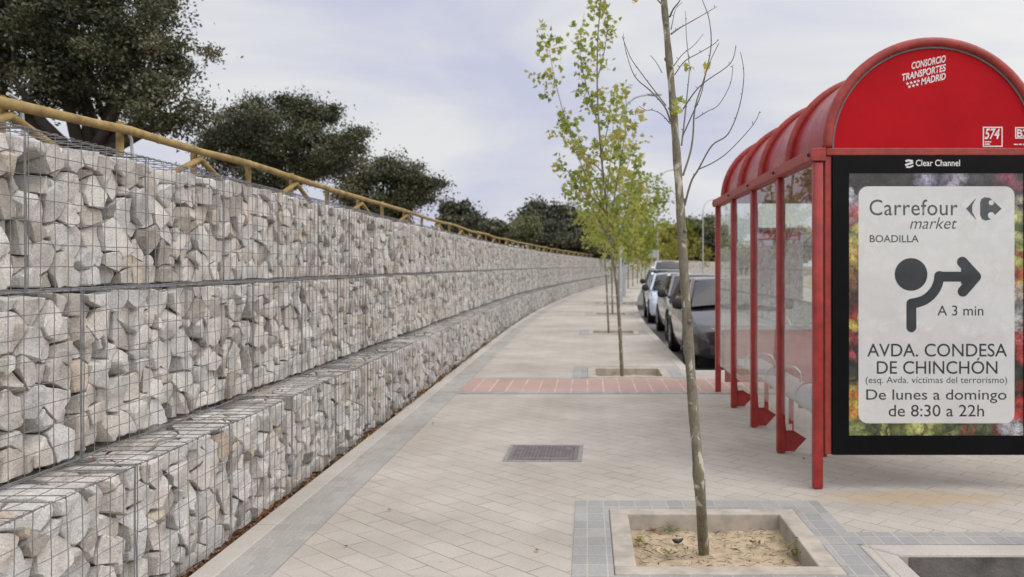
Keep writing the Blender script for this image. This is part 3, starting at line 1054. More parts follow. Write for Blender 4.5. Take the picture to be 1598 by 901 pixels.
YEND = 134.0
for ti, (tn, u0, z0, z1, D, ys0) in enumerate(TIERS):
    y = ys0
    n = 0
    while y < YEND:
        n += 1
        p0 = off(y, u0, z0)
        hd = heading(y + 0.9)
        q = thing('gabion_basket', f"{tn} tier gabion basket of pale granite rubble, {ordinal(n)} along from the camera end",
                  'gabion basket', p0, hd, f'{tn} tier gabion baskets of the retaining wall')
        var = (n * 3 + ti) % NVAR if n > NVAR else (n - 1)
        d = VARS[ti, var]
        if n <= 4:
            for me in d['single']:
                s = bpy.data.objects.new('stone', me)
                COL.objects.link(s)
                s.parent = q
            if d['inner']:
                s = bpy.data.objects.new('rubble_core', d['inner'])
                COL.objects.link(s)
                s.parent = q
                s['kind'] = 'stuff'
        else:
            s = bpy.data.objects.new('stone_fill', d['whole'])
            COL.objects.link(s)
            s.parent = q
            s['kind'] = 'stuff'
        s = bpy.data.objects.new('wire_cage', d['cage' if n <= 4 else 'fine'])
        COL.objects.link(s)
        s.parent = q
        # next basket starts where this one ends
        y += 2.004 * math.sin(hd)


# ------------------------------------------------------------------ leaves
LEAF_OVAL = [(-1, 0), (-0.3, 0.42), (0.45, 0.36), (1, 0), (0.45, -0.36), (-0.3, -0.42)]
LEAF_QUAD = [(-1, 0), (0, 0.5), (1, 0), (0, -0.5)]
LEAF_LOBED = [(-0.75, 0.0), (-0.45, 0.55), (-0.30, 0.95), (0.0, 0.45), (0.42, 0.62), (0.30, 0.22), (1.0, 0.0),
              (0.30, -0.22), (0.42, -0.62), (0.0, -0.45), (-0.30, -0.95), (-0.45, -0.55)]


def leaf_object(name, centres, sizes, mat, parent=None, shape=LEAF_QUAD, tint=None, up=0.0, bend=0.15, seed=0):
    rg = np.random.default_rng(seed)
    C_ = np.asarray(centres, dtype=float)
    N = len(C_)
    k = len(shape)
    n = rg.normal(size=(N, 3))
    n /= np.linalg.norm(n, axis=1, keepdims=True)
    n[:, 2] += up
    n /= np.linalg.norm(n, axis=1, keepdims=True)
    a = rg.normal(size=(N, 3))
    u = np.cross(n, a)
    u /= np.linalg.norm(u, axis=1, keepdims=True)
    v = np.cross(n, u)
    S = np.asarray(sizes, dtype=float).reshape(-1, 1) * np.ones((N, 1))
    sh = np.array(shape)
    V = np.empty((N, k, 3))
    for i in range(k):
        V[:, i, :] = C_ + S * (sh[i, 0] * u + sh[i, 1] * v + bend * (abs(sh[i, 1]) - sh[i, 0] ** 2 * 0.6) * n)
    if parent is not None:
        q = parent
        while q.parent is not None:
            q = q.parent
        V -= np.array(q.location)
    me = bpy.data.meshes.new(name)
    me.vertices.add(N * k)
    me.vertices.foreach_set('co', V.reshape(-1))
    me.loops.add(N * k)
    me.loops.foreach_set('vertex_index', np.arange(N * k, dtype=np.int32))
    me.polygons.add(N)
    me.polygons.foreach_set('loop_start', np.arange(0, N * k, k, dtype=np.int32))
    me.update(calc_edges=True)
    at_ = me.attributes.new('tint', 'FLOAT', 'FACE')
    tv = np.asarray(tint, dtype=float) if tint is not None else rg.random(N)
    at_.data.foreach_set('value', np.clip(tv, 0, 1))
    me.materials.append(mat)
    o = bpy.data.objects.new(name, me)
    COL.objects.link(o)
    if parent is not None:
        o.parent = parent
    return o


# ------------------------------------------------------------------ holm oaks behind the wall
def oak(label, base, lobes, nclump, nleaf, leaf, trunk_r, seed, mat=OAKLEAF, lean=(0, 0), fork=0.35, name='holm_oak', cat='tree', group='holm oaks behind the log fence', clr=(0.20, 0.44)):
    """lobes: list of (centre, radii); the crown is clumps of leaves through the lobes"""
    rg = np.random.default_rng(seed)
    base = Vector(base)
    t = thing(name, label, cat, base, 0, group)
    gapf = 1.5 / (clr[0] + clr[1])
    vol = np.array([r[0] * r[1] * r[2] for _, r in lobes])
    vol = vol ** 0.8
    pk = rg.choice(len(lobes), size=nclump, p=vol / vol.sum())
    cl = []
    for i in pk:
        c, r = lobes[i]
        while True:
            d = rg.normal(size=3)
            d /= np.linalg.norm(d)
            rad = rg.uniform(0.2, 1.0) ** 0.5 * (1.0 + 0.55 * mnoise.noise(Vector(d) * 1.9 + Vector((i * 7.0, seed, 0))))
            p = np.array(c) + d * rad * np.array(r)
            if mnoise.noise(Vector(p) * gapf + Vector((seed, 0, 0))) > -0.12:
                break
        cl.append(p)
    cl = np.array(cl)
    cen, siz, tin = [], [], []
    for p in cl:
        m = int(nleaf * rg.uniform(0.6, 1.4))
        r = rg.uniform(*clr) * (0.55 if rg.random() < 0.3 else 1.0)
        q = rg.normal(size=(m, 3)) * np.array([r, r, r * 0.62]) * 0.52
        cen.append(p + q)
        siz.append(leaf * rg.uniform(0.65, 1.3, m))
        tin.append(rg.normal(0.45, 0.24) + rg.normal(0, 0.15, m))
    cen = np.vstack(cen)
    leaf_object('crown', cen, np.concatenate(siz), mat, t, LEAF_QUAD, np.concatenate(tin), up=0.25, seed=seed)
    # trunk and limbs
    cc = Vector(np.mean([c for c, _ in lobes], axis=0))
    hfork = base.z + (cc.z - base.z) * fork
    b = MB()
    top = Vector((base.x + (cc.x - base.x) * 0.35 + lean[0], base.y + (cc.y - base.y) * 0.35 + lean[1], hfork))
    mid = (base + top) / 2 + Vector((rg.normal(0, 0.08), rg.normal(0, 0.08), 0))
    b.tube([base - Vector((0, 0, 0.3)), base + Vector((0, 0, 0.1)), mid, top], [trunk_r * 1.35, trunk_r * 1.1, trunk_r, trunk_r * 0.85], 9)
    b.build('trunk', OAKBARK, t, smooth=60)
    b = MB()
    prim = []
    for c, r in lobes:
        c = Vector(c)
        if c.z < hfork + 0.5:
            prim.append(top.lerp(c, .5))
            continue
        m1 = top.lerp(c, 0.5) + Vector((rg.normal(0, .2), rg.normal(0, .2), rg.normal(0, .15)))
        b.tube([top, top.lerp(m1, .5) + Vector((rg.normal(0, .08), 0, rg.normal(0, .08))), m1, c], [trunk_r * 0.62, trunk_r * 0.5, trunk_r * 0.38, trunk_r * 0.2], 7)
        prim += [m1, c, m1.lerp(c, 0.5), top.lerp(m1, .6)]
    sel = rg.choice(len(cl), size=min(len(cl), 70), replace=False)
    for i in sel:
        p = Vector(cl[i])
        s = min(prim, key=lambda q: (q - p).length)
        mm = s.lerp(p, 0.5) + Vector((rg.normal(0, .12), rg.normal(0, .12), rg.normal(0, .1)))
        b.tube([s, mm, p], [trunk_r * 0.17, trunk_r * 0.11, trunk_r * 0.03], 5)
    b.build('limbs', OAKBARK, t, smooth=60)
    return t


def P(px, py, y):
    return tuple(at(px, py, y))


def lobe(px, py, y, rx, rz, ry=None, dy=0.0):
    """lobe centred at a pixel, radii given in photo pixels at that depth"""
    k = y / FPX
    c = at(px, py, y)
    return ((c.x, c.y + dy, c.z), (rx * k, (ry if ry else rx) * k, rz * k))


oak('huge dark holm oak towering over the camera end of the log fence', (at(88, 0, 14).x, 14.0, 2.3),
    [lobe(60, 40, 14, 150, 95), lobe(170, 30, 13.6, 130, 100), lobe(-40, 90, 14.4, 150, 80), lobe(215, 105, 13.4, 85, 62), lobe(245, 165, 13.2, 75, 38),
     lobe(120, -70, 14.5, 190, 90), lobe(20, 120, 13.2, 110, 50), lobe(285, 175, 13.1, 40, 24), lobe(150, 150, 14.8, 75, 40), lobe(255, 10, 14, 55, 30)],
    430, 300, 0.033, 0.20, 3, lean=(0.3, 0), fork=0.30)
oak('broad round holm oak behind the fence, clear of the huge oak', (at(405, 0, 25).x, 25.0, 2.5),
    [lobe(420, 205, 25, 95, 58), lobe(360, 225, 25.5, 58, 50), lobe(500, 235, 24.6, 70, 52), lobe(400, 262, 25, 85, 36), lobe(540, 225, 25, 36, 34), lobe(470, 180, 25, 50, 30), lobe(455, 262, 25, 60, 30)],
    235, 270, 0.044, 0.22, 5, clr=(0.28, 0.58))
oak('lower holm oak joining the round oak on its far side', (at(610, 0, 34).x, 34.0, 2.5),
    [lobe(600, 285, 34, 52, 44), lobe(648, 292, 34, 40, 36), lobe(560, 300, 33.5, 40, 36), lobe(625, 315, 34, 62, 25)],
    150, 200, 0.060, 0.2, 8, clr=(0.35, 0.66))
oak('small rounded holm oak standing alone beyond the lower oak', (at(712, 0, 46).x, 46.0, 2.5),
    [lobe(712, 335, 46, 20, 15), lobe(716, 345, 46, 24, 14)], 60, 110, 0.12, 0.14, 9, mat=FARLEAF, clr=(0.4, 0.8))
oak('low bushy oak just showing over the fence before the street curves', (at(762, 0, 60).x, 60.0, 2.4),
    [lobe(760, 357, 60, 26, 8), lobe(780, 360, 60, 14, 7)], 50, 100, 0.14, 0.14, 10, mat=FARLEAF, clr=(0.4, 0.8))
oak('dark spreading oak behind the curve of the wall', (at(862, 0, 72).x, 72.0, 2.3),
    [lobe(845, 338, 72, 34, 24), lobe(885, 350, 72, 40, 24), lobe(862, 365, 71, 60, 20), lobe(915, 362, 72, 34, 26)], 220, 100, 0.17, 0.25, 11, mat=FARLEAF, clr=(0.6, 1.1))
oak('pale green feathery shrub in front of the dark spreading oak', (at(818, 0, 64).x, 64.0, 2.2),
    [lobe(818, 360, 64, 22, 16), lobe(822, 350, 64, 12, 10)], 50, 90, 0.12, 0.1, 12, mat=PALELEAF, name='shrub', cat='shrub', group=None, clr=(0.4, 0.8))
oak('grey green bush at the foot of the dark oak by the fence end', (at(905, 0, 66).x, 66.0, 2.2),
    [lobe(900, 378, 66, 34, 10), lobe(870, 376, 66, 25, 10)], 70, 90, 0.13, 0.1, 13, mat=FARLEAF, name='shrub', cat='shrub', group=None, clr=(0.4, 0.8))
oak('low dark bush filling the gap under the fence rail left of the pale shrub', (at(792, 0, 67).x, 67.0, 2.2),
    [lobe(785, 374, 67, 26, 10), lobe(755, 366, 66, 22, 8)], 60, 100, 0.12, 0.1, 14, mat=FARLEAF, name='shrub', cat='shrub', group=None, clr=(0.4, 0.8))
oak('low dark bush where the log fence runs out', (at(900, 0, 71).x, 71.0, 2.2),
    [lobe(880, 394, 71, 34, 8), lobe(925, 394, 71, 24, 8)], 60, 100, 0.12, 0.1, 15, mat=FARLEAF, name='shrub', cat='shrub', group=None, clr=(0.4, 0.8))
# trees beyond the far bend
FARB = [
    (950, 372, 118, 40, 26, FARLEAF, 'dark oak at the bend behind the grey totem'),
    (1012, 378, 140, 34, 22, YELLOWLEAF, 'yellowing tree at the bend behind the road sign'),
    (1052, 372, 144, 34, 26, YELLOWLEAF, 'golden green tree at the bend above the white van'),
    (1092, 368, 146, 34, 28, PALELEAF, 'pale green tree at the bend between the bare tree and the shelter'),
    (1035, 402, 150, 60, 14, FARLEAF, 'low dark thicket under the yellowing trees at the bend'),
    (1112, 388, 142, 24, 24, FARLEAF, 'dark green tree beside the far end of the bus shelter'),
    (1165, 398, 138, 44, 14, YELLOWLEAF, 'yellow green tree seen through the shelter glass beside its far posts'),
    (1246, 384, 132, 44, 26, YELLOWLEAF, 'rounded yellow green tree seen through the shelter glass near the poster panel'),
    (1330, 372, 128, 60, 40, FARLEAF, 'dark tree across the road hidden behind the poster panel'),
]
for i, (px, py, y, rx, rz, mt, lab) in enumerate(FARB[:8]):
    c = at(px, py, y)
    oak(lab, (c.x, y, -0.2 if px > 1100 else 0.0), [lobe(px, py, y, rx, rz), lobe(px - rx * .4, py + rz * .3, y, rx * .6, rz * .7), lobe(px + rx * .45, py + rz * .25, y, rx * .55, rz * .7)],
        150, 90, 0.26, 0.2, 30 + i, mat=mt, name='roadside_tree', group='trees at the far bend of the street', clr=(0.9, 1.7))


# ------------------------------------------------------------------ log fence on top of the embankment
fy = [3.25, 4.38, 5.5, 6.53, 7.58, 8.68, 9.87, 11.2, 12.5, 14.0]
while fy[-1] < 73:
    fy.append(fy[-1] + 1.5)
FU, FH = -1.0, 2.365
f = thing('log_fence', 'yellow brown log fence with slanting braces along the top of the gabion wall', 'fence', off(fy[0], FU, 1.9))
rail = []
for i, y in enumerate(fy):
    p = off(y, FU, FH + 0.012 * math.sin(i * 1.7) - (0.125, 0.07)[i] if i < 2 else FH + 0.012 * math.sin(i * 1.7))
    rail.append(p)
    if i < 100:
        q = MB()
        q.tube([p + Vector((-0.062, 0, -0.75)), p + Vector((-0.062, 0, -0.3)), p + Vector((-0.058, 0, 0.05))], [0.026, 0.025, 0.024], 9)
        q.build('post', LOG, f, smooth=50)
for i in range(len(rail) - 1):
    a, c = rail[i], rail[i + 1]
    hi, lo = (a, c) if i % 2 else (c, a)
    q = MB()
    s = hi + Vector((-0.01, 0, -0.05))
    e = lo + Vector((-0.03, 0, -0.43))
    q.tube([s, e], [0.022, 0.024], 8)
    q.build('brace', LOG, f, smooth=50)
q = MB()
pts, rr = [], []
for i in range(len(rail) - 1):
    for k in range(3):
        pts.append(rail[i].lerp(rail[i + 1], k / 3) + Vector((0, 0, 0.006 * math.sin(i * 2.1 + k))))
        rr.append(0.028 + 0.002 * math.sin(i * 1.3 + k * 2))
pts = [rail[0] - Vector((0, 2.2, 0.12))] + pts + [rail[-1]]
q.tube(pts, [0.029] + rr + [0.028], 10)
q.build('top_rail', LOG, f, smooth=50)
# bent steel stakes behind the fence
for k, (px, py, y, lab) in enumerate([(108, 196, 5.0, 'grey bent steel stake behind the fence under the huge oak'), (236, 232, 6.2, 'grey bent steel stake behind the fence, second from the huge oak trunk'),
                                      (331, 252, 7.2, 'grey bent steel stake behind the fence in front of the round oak'), (408, 285, 8.3, 'pale bent steel stake behind the fence below the round oak')]):
    c = off(y, FU - 0.35, 2.3)
    q = MB()
    q.tube([c + Vector((0, 0, -0.5)), c, c + Vector((-0.0, -0.01, .10)), c + Vector((0, -0.06, .15)), c + Vector((0, -0.13, .165))], 0.011, 7)
    tag(q.build('bent_stake', GALV, smooth=50), lab, 'stake', 'bent steel stakes behind the log fence')


# ------------------------------------------------------------------ tree pits
def sand_sheet(cx, cy, half, t, hollow=False, seed=0):
    n = 36
    b = MB()
    for j in range(n + 1):
        for i in range(n + 1):
            x, y = -half + 2 * half * i / n, -half + 2 * half * j / n
            z = -0.098 + 0.022 * mnoise.noise(Vector((x * 3 + seed, y * 3, 1))) + 0.010 * mnoise.noise(Vector((x * 14 + seed, y * 14, 2))) + 0.005 * mnoise.noise(Vector((x * 40, y * 40, seed)))
            if hollow:
                z += 0.02 * math.exp(-((x + 0.02) ** 2 + (y + .2) ** 2) / 0.02)
                z -= 0.05 * math.exp(-((x - 0.155) ** 2 + (y + 0.235) ** 2) / 0.0028)
                z -= 0.02 * math.exp(-((x - 0.20) ** 2 + (y + 0.18) ** 2) / 0.0018)
            b.v.append((cx + x, cy + y, z))
    for j in range(n):
        for i in range(n):
            a = j * (n + 1) + i
            b.f.append((a, a + 1, a + n + 2, a + n + 1))
    return b.build('sand', SAND, t, smooth=60, fix=False)


PITLAB = ['square concrete tree pit of sand around the bare tree in front of the bus shelter', 'concrete tree pit just beyond the red tile band']
for i, y in enumerate(PITS):
    u = pit_u(y)
    c = off(y, u)
    t = thing('tree_pit', PITLAB[i] if i < 2 else f'concrete tree pit in the pavement, {ordinal(i + 1)} from the camera along the row of street trees', 'tree pit', (c.x, c.y, 0), 0, 'tree pits along the pavement')
    hd = heading(y) - math.pi / 2
    o_, in_ = 0.5635, 0.452
    b = MB()
    for (x0, y0, x1, y1) in ((-o_, -o_, o_, -in_), (-o_, in_, o_, o_), (-o_, -in_ + .002, -in_, in_ - .002), (in_, -in_ + .002, o_, in_ - .002)):
        b.box((c.x + x0, c.y + y0, -0.2), (c.x + x1, c.y + y1, 0.010))
    b.build('concrete_frame', PITKERB, t, bevel=0.008)
    if i < 6:
        sand_sheet(c.x, c.y, 0.455, t, i == 0, i)
    else:
        b = MB()
        b.box((c.x - .455, c.y - .455, -0.2), (c.x + .455, c.y + .455, -0.09))
        b.build('sand', SAND, t)
    t.rotation_euler = (0, 0, hd)
    # grey sett surround, a sheet on the pavement
    b = MB()
    xs = c.x
    e = HP + 0.002
    if i < 5:
        gx = 0.205
        for (x0, y0, x1, y1) in ((-e - gx, -e - gx, -e, e + gx), (-e, e, e, e + gx), (-e, -e - gx, e, -e)):
            if i == 1 and y1 <= -e + .001:
                continue
            y0 = max(y0, -0.6) if i == 1 else y0
            b.add([(c.x + x0, c.y + y0, .004), (c.x + x1, c.y + y0, .004), (c.x + x1, c.y + y1, .004), (c.x + x0, c.y + y1, .004)], [(0, 1, 2, 3)])
        if i:
            b.add([(c.x + e, c.y - (e if i > 1 else .6), .004), (c.x + e + .18, c.y - (e if i > 1 else .6), .004), (c.x + e + .18, c.y + e + gx, .004), (c.x + e, c.y + e + gx, .004)], [(0, 1, 2, 3)])
        else:
            b.add([(c.x + e, 4.882, .004), (c.x + e + .2, 4.882, .004), (c.x + e + .2, c.y + e + gx, .004), (c.x + e, c.y + e + gx, .004)], [(0, 1, 2, 3)])
        structure(b.build('pit_sett_surround', SETT, fix=False))

# litter in and around the first pit
c0 = off(PITS[0], pit_u(PITS[0]))


def sand_pt(px, py):
    y = (EYE + 0.09) * FPX / (py - VY)
    return Vector(((px - VX) * y / FPX, y, -0.085))


q = MB()
for k in range(230):
    a = rng.uniform(0, math.pi)
    p = c0 + Vector((rng.uniform(-.42, .42), rng.uniform(-.42, .42), 0))
    p.z = -0.082 + 0.02 * mnoise.noise(Vector(((p.x - c0.x) * 3, (p.y - c0.y) * 3, 1)))
    l = rng.uniform(0.008, 0.03)
    d = Vector((math.cos(a), math.sin(a), rng.uniform(-.1, .2))) * l
    q.tube([p - d, p + Vector((0, 0, .003)), p + d], [0.001, 0.0016, 0.0008], 4)
structure(q.build('twig_litter', OAKBARK, smooth=50), 'stuff')
pts = []
for k in range(160):
    p = c0 + Vector((rng.uniform(-.44, .44), rng.uniform(-.44, .44), 0))
    pts.append((p.x, p.y, -0.078 + 0.02 * mnoise.noise(Vector(((p.x - c0.x) * 3, (p.y - c0.y) * 3, 1)))))
structure(leaf_object('leaf_crumbs', pts, rng.uniform(.005, .014, len(pts)), DEADLEAF, None, LEAF_OVAL, None, up=2.5, seed=4), 'stuff')


def weed(px, py, r, n, lab, h=0.03, seed=0, mat=WEEDLEAF):
    p = sand_pt(px, py)
    rg = np.random.default_rng(seed)
    pts = np.column_stack([rg.normal(0, r, n), rg.normal(0, r, n), np.abs(rg.normal(0, h * .6, n)) + .004]) + np.array(p)
    o = leaf_object('weed_tuft', pts, rg.uniform(.007, .016, n), mat, None, LEAF_OVAL, None, up=1.4, seed=seed)
    return tag(o, lab, 'weed', 'weeds in the foreground tree pit')


weed(999, 848, 0.026, 60, 'low green weed against the wall side rim of the foreground pit', seed=1)
weed(1042, 832, 0.032, 45, 'small yellow green weed behind the dark scrap in the foreground pit', seed=2)
weed(1040, 867, 0.028, 40, 'small weed in front of the dark scrap in the foreground pit', seed=3, h=.03)
weed(1245, 868, 0.032, 110, 'larger green weed in the kerb side corner of the foreground pit', h=.055, seed=4)
weed(1178, 852, 0.015, 14, 'tiny brown weed at the hollow in the sand of the foreground pit', seed=5, h=.02, mat=DEADLEAF)


def dead_leaf(p, s, lab, seed, tint=0.75):
    rg = random.Random(seed)
    b = MB()
    n = len(LEAF_LOBED)
    a = rg.uniform(0, 6.28)
    pts = []
    for x, y in LEAF_LOBED:
        X, Y = s * (x * math.cos(a) - y * math.sin(a)), s * (x * math.sin(a) + y * math.cos(a))
        pts.append(Vector((p[0] + X, p[1] + Y, p[2] + .006 + s * .5 * abs(y) ** 1.5 + s * .2 * x * x)))
    c = Vector((p[0], p[1], p[2] + .004))
    b.add([c] + pts, [(0, i + 1, (i + 1) % n + 1) for i in range(n)])
    o = b.build('fallen_leaf', DEADLEAF, smooth=60, fix=False)
    at_ = o.data.attributes.new('tint', 'FLOAT', 'FACE')
    at_.data.foreach_set('value', [tint] * len(o.data.polygons))
    return tag(o, lab, 'leaf', 'single fallen leaves')


def gp(px, py):
    y = EYE * FPX / (py - VY)
    return ((px - VX) * y / FPX, y, 0.004)


dead_leaf(sand_pt(1021, 829), 0.030, 'curled orange dead leaf by the back rim of the foreground pit', 1, .8)
dead_leaf(gp(838, 862), 0.018, 'lone orange leaf lying on the pavement beside the foreground pit surround', 2, .85)
dead_leaf(gp(676, 662), 0.022, 'small dark leaf on the pavement between the wall and the manhole cover', 3, .1)
dead_leaf(gp(608, 798), 0.016, 'small brown leaf on open pavement nearest the sett band', 4, .15)
dead_leaf(gp(1255, 718), 0.018, 'small dark leaf by the foot of the first shelter post', 5, .05)
dead_leaf(gp(540, 855), 0.012, 'tiny brown crumb of leaf on the pavement below the sett band', 6, .3)
# dark scrap of rind
p = sand_pt(1058, 849)
q = MB()
q.tube([p + Vector((-.030, .008, .016)), p + Vector((-.016, -.006, .012)), p + Vector((0, -.010, .010)), p + Vector((.014, 0, .014)), p + Vector((.030, .010, .022))], [.005, .012, .011, .011, .005], 9)
tag(q.build('dark_scrap', DARKMATTER, smooth=60), 'small curled black scrap on the sand of the foreground tree pit', 'scrap')

# dead leaves in the gap between wall and edging, sprinkled on the first step
pts, tn = [], []
for k in range(6500):
    y = 2.3 + 15 * rng.random() ** 1.7
    clump = mnoise.noise(Vector((y * 1.6, 0, 3)))
    if rng.random() > 0.75 + clump * 0.6:
        continue
    u = rng.uniform(-0.085, -0.015)
    p = off(y, u, -0.06 + rng.random() * 0.075 * (0.75 + clump))
    pts.append(tuple(p))
    tn.append(rng.normal(0.5, 0.25))
structure(leaf_object('leaf_litter', pts, rng.uniform(.010, .026, len(pts)), DEADLEAF, None, LEAF_OVAL, tn, up=0.9, bend=.35, seed=9), 'stuff')
pts = []
for k in range(160):
    y = 2.6 + 9 * rng.random()
    p = off(y, rng.uniform(-0.38, -0.12), 0.632)
    if mnoise.noise(Vector((y * 2.2, 5, 3))) > 0.05:
        pts.append(tuple(p))
structure(leaf_object('step_leaf_litter', pts, rng.uniform(.012, .026, len(pts)), DEADLEAF, None, LEAF_OVAL, None, up=1.2, bend=.3, seed=19), 'stuff')
# grit and dry grass spilling at the wall foot further on
pts = []
for k in range(2600):
    y = 7 + 22 * rng.random()
    if mnoise.noise(Vector((y * 0.9, 7, 3))) < -0.1:
        continue
    pts.append(tuple(off(y, rng.uniform(-0.09, 0.01) + max(0, rng.normal(0, .03)), -0.03 + rng.random() * .05)))
structure(leaf_object('dry_grass', pts, rng.uniform(.008, .022, len(pts)), leaf_mat('straw', [(0, (.20, .17, .08)), (1, (.42, .35, .2))], .1), None, LEAF_QUAD, None, up=0.6, seed=29), 'stuff')

# manhole cover
t = thing('manhole_cover', 'square dark iron manhole cover set in the pale pavement', 'manhole cover', (-0.345, 6.955, 0), R(-1.0))
b = MB()
h = 0.305
for lo, hi in (((-h, -h), (h, -h + .03)), ((-h, h - .03), (h, h)), ((-h, -h + .031), (-h + .03, h - .031)), ((h - .03, -h + .031), (h, h - .031))):
    b.box((lo[0], lo[1], -.02), (hi[0], hi[1], .006))
b.build('frame', IRONLIGHT, t, world=False, bevel=.002)
b = MB()
b.box((-h + .034, -h + .034, -.02), (h - .034, h - .034, .003))
for i in range(17):
    for j in range(17):
        x, y = -.232 + .029 * i, -.232 + .029 * j
        if j in (1, 2) and 1 < i < 15:
            continue
        b.box((x - .009, y - .009, .003), (x + .009, y + .009, .0065))
b.build('lid', IRON, t, world=False)
b = MB()
rg = random.Random(3)
x = -.19
while x < .19:
    w = rg.uniform(.008, .018)
    b.box((x, -.208, .003), (x + w, -.182, .0075))
    x += w + .008
b.box((.17, .14, .003), (.21, .18, .008))
b.build('worn_lettering', IRONLIGHT, t, world=False)


# ------------------------------------------------------------------ street trees (young planes)
def smooth_path(pts, n=6):
    pts = [Vector(p) for p in pts]
    out = []
    for i in range(len(pts) - 1):
        p0, p1, p2, p3 = pts[max(0, i - 1)], pts[i], pts[i + 1], pts[min(len(pts) - 1, i + 2)]
        for k in range(n):
            t = k / n
            out.append(0.5 * ((2 * p1) + (-p0 + p2) * t + (2 * p0 - 5 * p1 + 4 * p2 - p3) * t * t + (-p0 + 3 * p1 - 3 * p2 + p3) * t ** 3))
    out.append(pts[-1])
    return out


def branch(b, pts, r0, r1, seg=7, n=6):
    p = smooth_path(pts, n)
    m = len(p)
    b.tube(p, [r0 + (r1 - r0) * (i / (m - 1)) ** 0.8 for i in range(m)], seg)
    return p


# the bare tree in the foreground
Y0 = 4.52
def z5(x, y, d=0.0):       # pixel of the enlarged study of the branches -> point
    return at(820 + x / 2.816, y / 2.816, Y0 + d)


t = thing('bare_street_tree', 'slender nearly bare young tree with flaking bark in the foreground sand pit', 'tree', tuple(sand_pt(1098, 866)), 0, 'young street trees along the pavement')
base = Vector(t.location)
trk = [base + Vector((0, 0, -0.05)), base + Vector((0, 0, 0.03)), at(1092, 760, Y0), at(1083, 650, Y0), at(1075, 540, Y0), at(1068, 430, Y0), at(1062, 330, Y0), at(1056, 240, Y0), at(1050, 160, Y0), at(1043, 80, Y0), at(1036, 0, Y0),
       at(1030, -80, Y0), at(1026, -180, Y0), at(1024, -300, Y0)]
p = smooth_path(trk, 6)
rad = []
for i, v in enumerate(p):
    k = i / (len(p) - 1)
    r = 0.0315 * (1 - k) + 0.012 * k + (0.008 if i < 4 else 0) + 0.0016 * math.sin(i * 1.1) + (0.004 if i in (13, 26, 33) else 0)
    rad.append(r)
b = MB()
b.tube(p, rad, 14)
rg = random.Random(5)
for k in range(16):     # knots and pruned stubs
    i = rg.randrange(4, 58)
    a = rg.uniform(0, 6.28)
    d = Vector((math.cos(a), math.sin(a), 0.25)).normalized()
    b.tube([p[i] + d * rad[i] * .6, p[i] + d * (rad[i] + .004), p[i] + d * (rad[i] + .009)], [.013, .011, .006], 8)
b.build('trunk', PLANEBARK, t, smooth=50)
BR = [
    ([(692, 772), (722, 680), (736, 600), (746, 470), (790, 330), (816, 200), (806, 80), (775, -10), (770, -90)], .007, .2),
    ([(699, 905), (728, 800), (760, 745), (820, 640), (890, 590), (940, 470), (960, 330), (945, 230)], .0065, -.25),
    ([(760, 745), (830, 712), (900, 660), (1000, 550), (1030, 490)], .004, -.1),
    ([(686, 640), (700, 520), (712, 400), (720, 300), (708, 170), (703, 50)], .0055, .35),
    ([(693, 480), (740, 410), (790, 360), (900, 280), (925, 200)], .004, -.3),
    ([(748, 522), (800, 490), (850, 460), (900, 370), (912, 285)], .0035, .15),
    ([(636, 535), (612, 470), (550, 400), (480, 335), (440, 220), (430, 150)], .0055, .3),
    ([(618, 465), (560, 390), (500, 310), (460, 250), (425, 160)], .0035, -.2),
    ([(636, 545), (600, 505), (560, 485), (530, 485), (505, 470)], .003, .2),
    ([(640, 150), (680, 122), (720, 100), (790, 60), (840, 30)], .0055, .2),
    ([(634, 75), (650, 40), (680, 0), (700, -60)], .006, -.2),
    ([(608, 25), (590, 10), (575, -10), (560, -60)], .006, .1),
    ([(640, 130), (648, 90), (660, 40), (690, 10)], .0035, .2),
    ([(652, 290), (690, 240), (740, 200), (782, 150)], .0035, .3),
    ([(655, 330), (700, 270), (760, 235), (820, 200), (850, 175)], .003, -.25),
    ([(690, 600), (735, 500), (770, 420), (800, 300), (850, 190)], .004, -.4),
    ([(600, 320), (575, 275), (550, 245)], .0025, .1),
]
for k, (pl, r0, dd) in enumerate(BR):
    b = MB()
    n = len(pl)
    pts = [z5(x, y, dd * (i / (n - 1)) ** 1.2) for i, (x, y) in enumerate(pl)]
    q = branch(b, pts, r0, 0.0016, 6, 5)
    rr = random.Random(k)
    for j in range(3, len(q) - 1, 4):      # buds and spurs
        d = Vector((rr.uniform(-1, 1), rr.uniform(-1, 1), rr.uniform(0, 1))).normalized()
        b.tube([q[j], q[j] + d * rr.uniform(.006, .02)], [.0022, .0014], 4)
    b.build('branch', TWIGBARK, t, smooth=50)
lv = []
for (x, y, n, s) in ((668, 478, 14, 14), (655, 500, 8, 10), (690, 445, 5, 12), (802, 300, 6, 11), (722, 293, 4, 9), (475, -5, 3, 8), (662, 820, 2, 5), (668, 470, 4, 20)):
    for k in range(n):
        lv.append(z5(x + rng.normal(0, s), y + rng.normal(0, s), rng.normal(0, .05)))
leaf_object('leaves', [tuple(v) for v in lv], rng.uniform(.013, .027, len(lv)), PLANELEAF, t, LEAF_LOBED, rng.normal(.68, .14, len(lv)), up=.3, seed=2)

